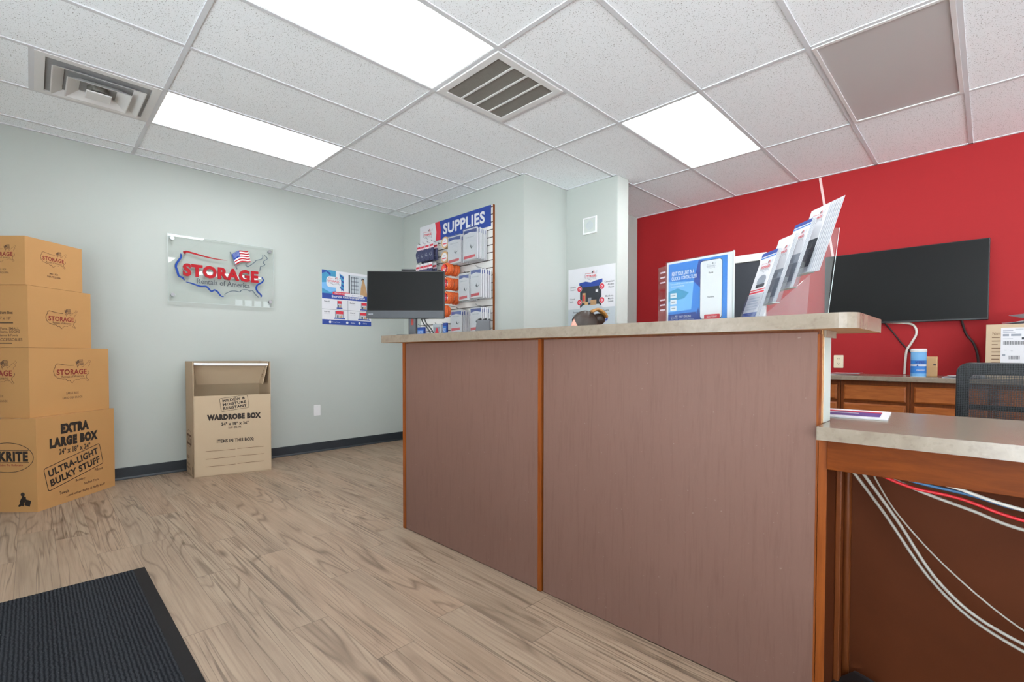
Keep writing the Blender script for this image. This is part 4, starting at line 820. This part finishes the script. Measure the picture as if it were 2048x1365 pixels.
# small packs low on the slatwall
def small_pack(nm, x, z, w_, h_, m1, m2, label, txt):
    mb = MB(); fr = Fr((x, YS-.12, z), (1, 0, 0), (0, 0, 1)); mb.prism(rrect(0, 0, w_, h_, .006), M[m1], fr, -.02, 0); mb.rect(fr, -w_*.4, -h_*.2, w_*.4, h_*.25, M[m2])
    if txt: mb.text(fr, txt, 0, 0, w_*.6, h_*.25, M['paper'], 0, .02, .001)
    else: mb.shape(fr, [(-w_*.25, -h_*.2), (w_*.25, -h_*.25), (0, h_*.25)], M['pred'], .001)
    tag(mb.build(nm, origin=(x, YS-.12, z)), label, 'supply pack', 'small packs low on the slatwall')
small_pack('lock_pack', .33, 1.33, .17, .11, 'navy', 'blue', 'blue lock pack low on the slatwall, left of the monitor cables', 'LOCKS')
small_pack('lock_pack', .66, 1.34, .15, .14, 'pgrey', 'pmid', 'grey pack with a red triangle low on the slatwall', None)
small_pack('lock_pack', .80, 1.34, .07, .15, 'navy', 'blue', 'narrow dark blue pack low on the slatwall beside the white cover bags', 'KEY')
for x in (.33, .66, .80): hook(x, 1.40, .12)
# grey card terminal standing on the worktop behind the counter
o = Vector((2.86, 1.275, 1.187)); t = thing('card_terminal', o, 'dark grey card terminal on the counter in front of the slatwall', 'card terminal')

fr = Fr(o, (.75, .66, 0), (0, 0, 1)); mb = MB(); mb.hexa([fr.p(-.045, 0, .03), fr.p(.045, 0, .03), fr.p(.045, 0, -.05), fr.p(-.045, 0, -.05)], [fr.p(-.04, .09, -.02), fr.p(.04, .09, -.02), fr.p(.04, .09, -.045), fr.p(-.04, .09, -.045)], M['gph']); mb.build('body', t, o, .003)
mb = MB()
for k in range(7): mb.ball(fr.p(-.03+.011*k, .092+.006*math.sin(k*2.1), -.033), .008, M['blk'], 6)
mb.build('top_grip', t, o)

# ------------------------------------------------------------------ red wall: television, cables, outlet, raceway
t = thing('television', (4.45, YR-.03, 1.67), 'large black flat television mounted on the red wall', 'television'); o = (4.45, YR-.03, 1.67)
MB().box(3.897, 5.0, YR-.062, YR-.03, 1.352, 1.992, M['blk']).build('housing', t, o, .004); MB().box(3.904, 4.993, YR-.0635, YR-.062, 1.366, 1.986, M['tvs']).build('screen', t, o)
MB().box(4.25, 4.65, YR-.03, YR, 1.5, 1.85, M['blk']).build('wall_mount', t, o)
def cable(name, P_, r_, m_, label, cat='cable'):
    mb = MB(); mb.tube(spline(P_, 8), r_, M[m_], 10); return tag(mb.build(name, origin=P_[0]), label, cat)
yw = YR-.012
cable('power_cable', [(4.345, YR-.04, 1.36), (4.40, yw, 1.28), (4.47, yw, 1.17), (4.56, yw, 1.05), (4.60, yw, .905)], .006, 'bcab', 'thin black cable from the television down behind the wipes tub')
cable('video_cable', [(4.35, YR-.03, 1.36), (4.46, YR-.02, 1.352), (4.54, yw, 1.33), (4.565, yw, 1.26), (4.53, yw, 1.17), (4.50, yw, 1.10), (4.49, yw, .905)], .009, 'wcab', 'white looping cable from the television down behind the wipes tub')
cable('power_cable', [(4.845, YR-.04, 1.36), (4.87, yw, 1.25), (4.92, yw, 1.16), (4.945, yw, 1.05), (4.95, yw, .905)], .008, 'bcab', 'black cable from the right end of the television down to the back counter')
mb = MB(); f = Fr((3.83, YR, 2.768), (1, 0, 0), (.147, 0, -.989)); mb.hexa([(3.822, YR, 2.768), (3.842, YR, 2.768), (3.842, YR-.012, 2.768), (3.822, YR-.012, 2.768)][::-1], [(3.945, YR, 1.95), (3.965, YR, 1.95), (3.965, YR-.012, 1.95), (3.945, YR-.012, 1.95)][::-1], M['pinkw'])
tag(mb.build('cable_raceway', origin=(3.83, YR, 2.768), bevel=.002), 'pale slanting cable raceway on the red wall from ceiling to television', 'raceway')
mb = MB(); fr = Fr((4.006, YR, 1.01), (1, 0, 0), (0, 0, 1)); mb.prism(rrect(0, 0, .076, .12, .006), M['ivory'], fr, 0, .006)
t = thing('wall_outlet', (4.006, YR, 1.01), 'ivory double wall outlet on the red wall above the back counter', 'outlet'); cvp = mb.build('cover_plate', t, (4.006, YR, 1.01), .0015)
for v in (.022, -.022):
    mb = MB(); mb.prism(circ(0, v, .016, 20), M['ivory'], fr, .006, .008)
    for u in (-.006, .006): mb.rect(fr, u-.0015, v-.001, u+.0015, v+.008, M['pdark'], .0085)
    mb.shape(fr, circ(0, v-.008, .0025, 10), M['pdark'], .0085); mb.build('socket', cvp, (4.006, YR, 1.01))

# ------------------------------------------------------------------ back counter with drawers
bw = .4545; names = ('hidden behind the reception counter', 'behind the end of the reception counter', 'directly below the wipes tub', 'behind the office chair', 'at the far right end')
for i in range(5):
    xa = 3.668+bw*i+.002; xb = xa+bw-.004; o = ((xa+xb)/2, 4.45, 0); t = thing('base_cabinet', o, 'honey maple drawer cabinet along the red wall, %s' % names[i], 'cabinet', 'drawer cabinets under the back counter')
    MB().box(xa, xb, 4.2, YR-.005, .09, .861, M['cabd']).build('body', t, o); MB().box(xa, xb, 4.26, YR-.005, 0, .09, M['pdark']).build('toe_kick', t, o)
    for (z0_, z1_) in ((.698, .822), (.545, .672), (.13, .515)):
        mb = MB(); x0_, x1_ = xa+.022, xb-.022; b = .011
        mb.hexa([(x0_, 4.2, z0_), (x1_, 4.2, z0_), (x1_, 4.2, z1_), (x0_, 4.2, z1_)], [(x0_, 4.19, z0_), (x1_, 4.19, z0_), (x1_, 4.19, z1_), (x0_, 4.19, z1_)], M['cab'])
        mb.hexa([(x0_, 4.19, z0_), (x1_, 4.19, z0_), (x1_, 4.19, z1_), (x0_, 4.19, z1_)], [(x0_+b, 4.18, z0_+b), (x1_-b, 4.18, z0_+b), (x1_-b, 4.18, z1_-b), (x0_+b, 4.18, z1_-b)], M['cab'])
        mb.build('drawer', t, o)
mb = MB(); mb.box(3.62, 5.98, 4.15, YR-.001, .862, .9, M['lam']); tag(mb.build('back_worktop', origin=(4.8, 4.4, .862), bevel=.005), 'beige laminate worktop of the back counter along the red wall', 'worktop')
# wipes tub
cxy = (4.62, 4.235); o = (*cxy, .9); t = thing('wipes_tub', o, 'blue and white cleaning wipes tub on the back counter', 'tub')
mb = MB(); mb.lathe([(0, .9), (.046, .9), (.048, .906), (.048, 1.095)], M['sky'], (*cxy, 0), 32, [M['white'], M['white'], M['sky']])
mb.lathe([(.0484, .93), (.0484, .985)], M['blue'], (*cxy, 0), 32); mb.lathe([(.0484, 1.0), (.0484, 1.03)], M['blue'], (*cxy, 0), 32); mb.lathe([(.0484, .986), (.0484, .999)], M['paper'], (*cxy, 0), 32)
f = Fr((cxy[0]+.012, cxy[1]-.0495, .9), (1, .2, 0), (0, 0, 1)); mb = mb; mb.text(f, 'WIPES', 0, .116, .055, .02, M['navy'], 0, .04, .001); mb.shape(f, [(-.02, .085), (-.008, .085), (-.014, .1)], M['navy'], .001); mb.text(f, 'cleaning', .004, .055, .05, .012, M['paper'], 0, .02, .001); mb.build('tub', t, o)
mb = MB(); mb.lathe([(.048, 1.095), (.050, 1.096), (.050, 1.112), (.046, 1.12), (0, 1.12)], M['white'], (*cxy, 0), 32); mb.build('lid', t, o)
t = thing('charger_block', (4.69, 4.36, .9), 'small orange-brown block standing behind the wipes tub', 'block'); mb = MB(); mb.box(4.655, 4.725, 4.34, 4.38, .9, 1.06, M['tape']); mb.build('case', t, (4.69, 4.36, .9), .006); mb = MB(); mb.box(4.70, 4.716, 4.3385, 4.34, .99, 1.0, M['pdark']); mb.build('slot', t, (4.69, 4.36, .9))
# shipped cardboard box
o = (5.2, 4.42, .9); t = thing('shipping_box', o, 'brown shipping box with a white address label on the back counter', 'box')
mb = MB(); mb.box(4.99, 5.43, 4.23, 4.56, .9, 1.29, M['card2'])
f = Fr((4.99, 4.23, .9), (1, 0, 0), (0, 0, 1))
mb.text(f, 'Name', .058, .325, .05, .022, M['inkg'], 0, .0)
for k, w_ in enumerate((.04, .05, .03, .05, .045, .05, .04, .05)): mb.rect(f, .03, .295-k*.026, .03+w_, .301-k*.026, M['inkg'])
mb.build('carton', t, o)
mb = MB(); f2 = Fr((5.065, 4.229, .98), (1, 0, 0), (0, 0, 1)); W, H = .128, .285; mb.rect(f2, 0, 0, W, H, M['paper'])
for (u0, v0, u1, v1, m_) in ((.01, .262, .06, .266, 'pmid'), (.01, .25, .07, .253, 'pmid'), (.07, .272, .11, .275, 'pmid'), (.01, .225, .04, .24, 'pmid'), (.05, .225, .10, .24, 'pmid'), (.102, .2, .122, .216, 'pdark'), (.01, .205, .06, .208, 'pmid'), (.02, .125, .03, .128, 'pmid'), (.05, .12, .06, .122, 'pmid'), (.008, .085, .024, .098, 'pmid')): mb.rect(f2, u0, v0, u1, v1, M[m_], .001)
for k in range(24): mb.rect(f2, .012+k*.0045, .165, .012+k*.0045+(.0028 if k % 3 else .0016), .19, M['pdark'], .001)
for k in range(14): mb.rect(f2, .04+k*.004, .062, .04+k*.004+(.0024 if k % 2 else .0014), .088, M['pdark'], .001)
mb.build('address_label', t, o)
def sheet(x, y, z, w_, l_, ang, label, curl=0., grp='loose papers on the back counter'):
    fr = Fr((x, y, z), (math.cos(ang), math.sin(ang), 0), (-math.sin(ang), math.cos(ang), 0)); mb = MB(); n = 8; P_ = []
    for h in (0, .0012):
        for i in range(n+1):
            for j in (0, 1): u = w_*i/n-w_/2; P_.append(fr.p(u, (j-.5)*l_, h+curl*(i/n)**2))
    Nn = 2*(n+1); F_ = []
    for i in range(n): a = 2*i; F_ += [(a, a+1, a+3, a+2), (Nn+a, Nn+a+2, Nn+a+3, Nn+a+1), (a, a+2, Nn+a+2, Nn+a), (a+1, Nn+a+1, Nn+a+3, a+3)]
    F_ += [(0, Nn, Nn+1, 1), (2*n, 2*n+1, Nn+2*n+1, Nn+2*n)]
    mb.add(P_, F_, M['paper']); tag(mb.build('paper_sheet', origin=(x, y, z)), label, 'paper', grp)
sheet(4.09, 4.32, .9005, .28, .2, .1, 'loose white sheet on the back counter below the outlet, bottom of its pile', .012)
sheet(4.14, 4.30, .9145, .2, .16, -.15, 'loose white sheet on the back counter below the outlet, top of its pile', .004)
sheet(4.89, 4.30, .9005, .27, .21, .05, 'white sheet lowest in the pile right of the wipes tub', .004)
sheet(4.90, 4.31, .906, .26, .2, -.1, 'white sheet in the middle of the pile right of the wipes tub', .006)
sheet(4.92, 4.30, .914, .26, .2, .12, 'white sheet topmost in the pile right of the wipes tub', .006)
sheet(5.16, 4.4, 1.2905, .25, .21, .1, 'crumpled white paper lowest on the shipping box', .01, 'papers on the shipping box')
sheet(5.2, 4.38, 1.302, .2, .2, -.4, 'curled white paper in the middle of the heap on the shipping box', .035, 'papers on the shipping box')
sheet(5.24, 4.36, 1.33, .2, .2, .5+PI, 'curled white paper topmost on the shipping box', .03, 'papers on the shipping box')

# ------------------------------------------------------------------ office chair at the desk
o = Vector((5.15, 2.12, 0)); t = thing('office_chair', o, 'black mesh-back office chair behind the lower worktop', 'office chair')
K = M['blk']
def RF(cx_, y_): return Fr((cx_, y_, 0), (1, 0, 0), (0, .09, .996))
fb = Fr((5.15, 2.19, .56), (1, 0, 0), (0, .09, .996))
# local mesh object for the net so its pattern follows the frame
mb = MB(); mb.ring(rrect(0, .24, .486, .48, .045), rrect(0, .235, .40, .385, .02), K, fb, -.012, .012); tag(mb.build('back_frame', t, o, .005), 'black back frame')
mb = MB(); mb.prism(rrect(0, .24, .478, .472, .04), M['cmesh'], fb, .0124, .0132); mb.build('back_mesh', t, o)
mb = MB(); mb.fbox(fb, -.035, .035, -.10, .45, -.05, -.026, K); mb.fbox(fb, -.2, .2, .13, .165, -.045, -.025, K); mb.fbox(fb, -.2, .2, .28, .3, -.045, -.025, K); mb.build('back_support', t, o, .004)
mb = MB(); mb.prism(rrect(5.15, 1.96, .49, .47, .06), M['shirt'] if 0 else M['blk'], None, .44, .51); mb.build('seat', t, o, .02, 3)
mb = MB(); mb.tube([(5.15, 2.23, .47), (5.15, 2.27, .5), (5.15, 2.235, .6)], .022, K); mb.tube([(5.15, 2.05, .44), (5.15, 2.23, .47)], .022, K); mb.build('back_bar', t, o)
for s_ in (-1, 1):
    x = 5.15+s_*.28; mb = MB(); mb.tube([(5.15+s_*.2, 2.0, .45), (x, 2.0, .46), (x, 2.0, .66)], .015, K); mb.box(x-.035, x+.035, 1.88, 2.12, .66, .69, K); mb.build('armrest', t, o, .008)
mb = MB(); mb.tube([(5.15, 1.98, .44), (5.15, 1.98, .12)], .028, M['gph']); mb.build('gas_lift', t, o)
for k in range(5):
    a = 2*PI*k/5+.3; ex_, ey_ = 5.15+.29*math.cos(a), 1.98+.29*math.sin(a); mb = MB(); mb.tube([(5.15, 1.98, .12), (ex_, ey_, .075)], [.026, .018], K); lg = mb.build('leg', t, o)
    mb = MB(); q = Vector((-math.sin(a), math.cos(a), 0))
    for s_ in (-1, 1): c_ = Vector((ex_, ey_, .028)); mb.tube([c_+q*s_*.008, c_+q*s_*.026], .028, K, 16)
    mb.build('castor', lg, o)

# ------------------------------------------------------------------ seated person behind the counter
def skin_mesh(nodes, edges, name, m_, sub=2):
    me = bpy.data.meshes.new(name); bm = bmesh.new(); ly = bm.verts.layers.skin.verify(); V = []
    for i, (p_, r_) in enumerate(nodes):
        v = bm.verts.new(p_); v[ly].radius = r_ if isinstance(r_, tuple) else (r_, r_); v[ly].use_root = (i == 0); V.append(v)
    for a, b in edges: bm.edges.new((V[a], V[b]))
    bm.to_mesh(me); bm.free(); ob = bpy.data.objects.new(name, me); COL.objects.link(ob)
    ob.modifiers.new('s', 'SKIN'); sm_ = ob.modifiers.new('d', 'SUBSURF'); sm_.levels = sub; sm_.render_levels = sub
    m2 = bpy.data.meshes.new_from_object(ob.evaluated_get(bpy.context.evaluated_depsgraph_get())); bpy.data.objects.remove(ob)
    vs = [v.co.copy() for v in m2.vertices]; fs = [tuple(p_.vertices) for p_ in m2.polygons]; bpy.data.meshes.remove(m2)
    return vs, fs
PX = Vector((3.20, 1.90, 0)); pt = thing('person', PX, 'seated person behind the counter with dark brown hair held by a tan clip', 'person'); PYAW = math.radians(140)
nd = [((0, 0, .57), (.15, .12)), ((0, .0, .72), (.125, .1)), ((0, .01, .88), (.15, .11)), ((0, .0, 1.0), (.12, .09)), ((0, .01, 1.065), .052), ((0, .025, 1.12), .05)]; ed = [(k, k+1) for k in range(5)]
for s_ in (-1, 1):
    b = len(nd); nd += [((s_*.165, 0, .985), .055), ((s_*.215, .04, .72), .044), ((s_*.15, .26, .64), .03), ((s_*.13, .33, .625), (.035, .018)), ((s_*.125, .37, .62), (.03, .015))]
    ed += [(3, b), (b, b+1), (b+1, b+2), (b+2, b+3), (b+3, b+4)]
    for q in range(4):
        f0 = len(nd); xx = s_*(.103+.015*q); nd += [((xx, .392, .617), .0085), ((xx, .42+.004*(q % 2), .608), .008), ((xx, .437, .592), .007)]; ed += [(b+4, f0), (f0, f0+1), (f0+1, f0+2)]
    f0 = len(nd); nd += [((s_*.09, .35, .618), .0105), ((s_*.075, .385, .61), .009)]; ed += [(b+3, f0), (f0, f0+1)]
    h0 = len(nd); nd += [((s_*.09, .02, .545), .085), ((s_*.11, .40, .53), .066), ((s_*.11, .44, .28), .05), ((s_*.11, .43, .09), .036), ((s_*.11, .5, .05), (.04, .03)), ((s_*.115, .6, .035), (.038, .024))]
    ed += [(0, h0)]+[(h0+k, h0+k+1) for k in range(5)]
vs, fs = skin_mesh(nd, ed, 'b', M['skin'])
mb = MB(); Rz = Matrix.Rotation(PYAW, 3, 'Z')
def P3(p_): return PX+Rz @ Vector(p_)
hc = Vector((0, .04, 1.222))
def head(p_):                                               # shape a ball into a head
    x, y, z = p_; f_ = 1
    if z < 0: f_ = 1-.28*(-z)**1.5
    return Vector((x*.076*f_, y*.097*(1 if y > 0 else 1.0)*(f_ if y < 0 else 1-.1*max(0, -z)), z*.118))
hv = []; hf = []; n = 20
for i in range(n+1):
    th = PI*i/n
    for j in range(2*n): a = PI*j/n; hv.append(hc+head((math.sin(th)*math.cos(a), math.sin(th)*math.sin(a), math.cos(th))))
for i in range(n):
    for j in range(2*n): hf.append((i*2*n+j, (i+1)*2*n+j, (i+1)*2*n+(j+1) % (2*n), i*2*n+(j+1) % (2*n)))
mb.add([P3(v) for v in vs], fs, M['skin'], True); mb.add([P3(v) for v in hv], hf, M['skin'], True)
mb.tube([P3(hc+Vector((0, .093, .02))), P3(hc+Vector((0, .113, -.02))), P3(hc+Vector((0, .098, -.03)))], [.007, .013, .012], M['skin'], 10)
for s_ in (-1, 1):
    mb.ball(P3(hc+Vector((s_*.078, -.005, -.01))), .012, M['skin'], 8, .028); mb.ball(P3(hc+Vector((s_*.03, .083, .008))), .0115, M['paper'], 8, .008); mb.ball(P3(hc+Vector((s_*.03, .092, .008))), .005, M['ink'], 6)
    mb.tube([P3(hc+Vector((s_*.016, .092, .028))), P3(hc+Vector((s_*.045, .082, .028)))], .003, M['hair'], 6)
mb.tube([P3(hc+Vector((-.022, .088, -.055))), P3(hc+Vector((0, .096, -.055))), P3(hc+Vector((.022, .088, -.055)))], .0055, M['inkr'], 8)
mb.build('body', pt, PX)
# hair cap, hairline above the forehead, with a back bun and a claw clip
hb = MB(); hv = []; hf = []
for i in range(n+1):
    th = PI*.66*i/n
    for j in range(2*n):
        a = PI*j/n; ff_ = math.sin(a); lim = (1-.6*max(0, ff_)**1.1)
        th2 = th*lim; p_ = head((math.sin(th2)*math.cos(a), math.sin(th2)*math.sin(a), math.cos(th2)))
        wob = 1.09+.02*math.sin(a*9+th*5); hv.append(P3(hc+p_*wob))
for i in range(n):
    for j in range(2*n): hf.append((i*2*n+j, (i+1)*2*n+j, (i+1)*2*n+(j+1) % (2*n), i*2*n+(j+1) % (2*n)))
hb.add(hv, hf, M['hair'], True)
hb.ball(P3(hc+Vector((.0, -.085, .075))), .045, M['hair'], 12, .038)
hb.build('hair', pt, PX)
cb = MB()
for k in range(5): cb.tube(spline([P3(hc+Vector((-.005-.012*k, -.03, .118+.004*(k % 2)))), P3(hc+Vector((-.01-.012*k, -.07, .134))), P3(hc+Vector((-.008-.012*k, -.11, .112))), P3(hc+Vector((-.006-.01*k, -.13, .085)))], 5), .0085, M['clip'], 8)
cb.build('hair_clip', pt, PX)
tn = [(p_, tuple(x+.012 for x in r_) if isinstance(r_, tuple) else r_+.012) for p_, r_ in nd[:4]]; te = [(0, 1), (1, 2), (2, 3)]
for s_ in (-1, 1): b = len(tn); tn += [((s_*.165, 0, .985), .066), ((s_*.2, .025, .8), .058)]; te += [(3, b), (b, b+1)]
vs, fs = skin_mesh(tn, te, 'sh', M['shirt']); mb = MB(); mb.add([P3(v) for v in vs], fs, M['shirt'], True); mb.build('shirt', pt, PX)
tn = [((0, 0, .575), (.162, .13))]; te = []
for s_ in (-1, 1): b = len(tn); tn += [((s_*.09, .02, .55), .096), ((s_*.11, .40, .535), .076), ((s_*.11, .44, .28), .06), ((s_*.11, .43, .1), .05)]; te += [(0, b), (b, b+1), (b+1, b+2), (b+2, b+3)]
vs, fs = skin_mesh(tn, te, 'tr', M['trous']); mb = MB(); mb.add([P3(v) for v in vs], fs, M['trous'], True); mb.build('trousers', pt, PX)
for s_ in (-1, 1): mb = MB(); mb.tube([P3((s_*.11, .40, .045)), P3((s_*.112, .5, .045)), P3((s_*.115, .63, .03))], [.043, .044, .028], M['blk'], 12); mb.build('shoe', pt, PX)
t = thing('stool', PX, 'round black stool under the person seated behind the counter', 'stool')
mb = MB(); mb.lathe([(0, .40), (.17, .40), (.18, .41), (.18, .435), (.165, .445), (0, .445)], M['blk'], PX); mb.build('seat', t, PX)
for k in range(4): a = PI/4+PI/2*k; mb = MB(); mb.tube([PX+Vector((.12*math.cos(a), .12*math.sin(a), .4)), PX+Vector((.18*math.cos(a), .18*math.sin(a), 0))], .012, M['steel']); mb.build('leg', t, PX)
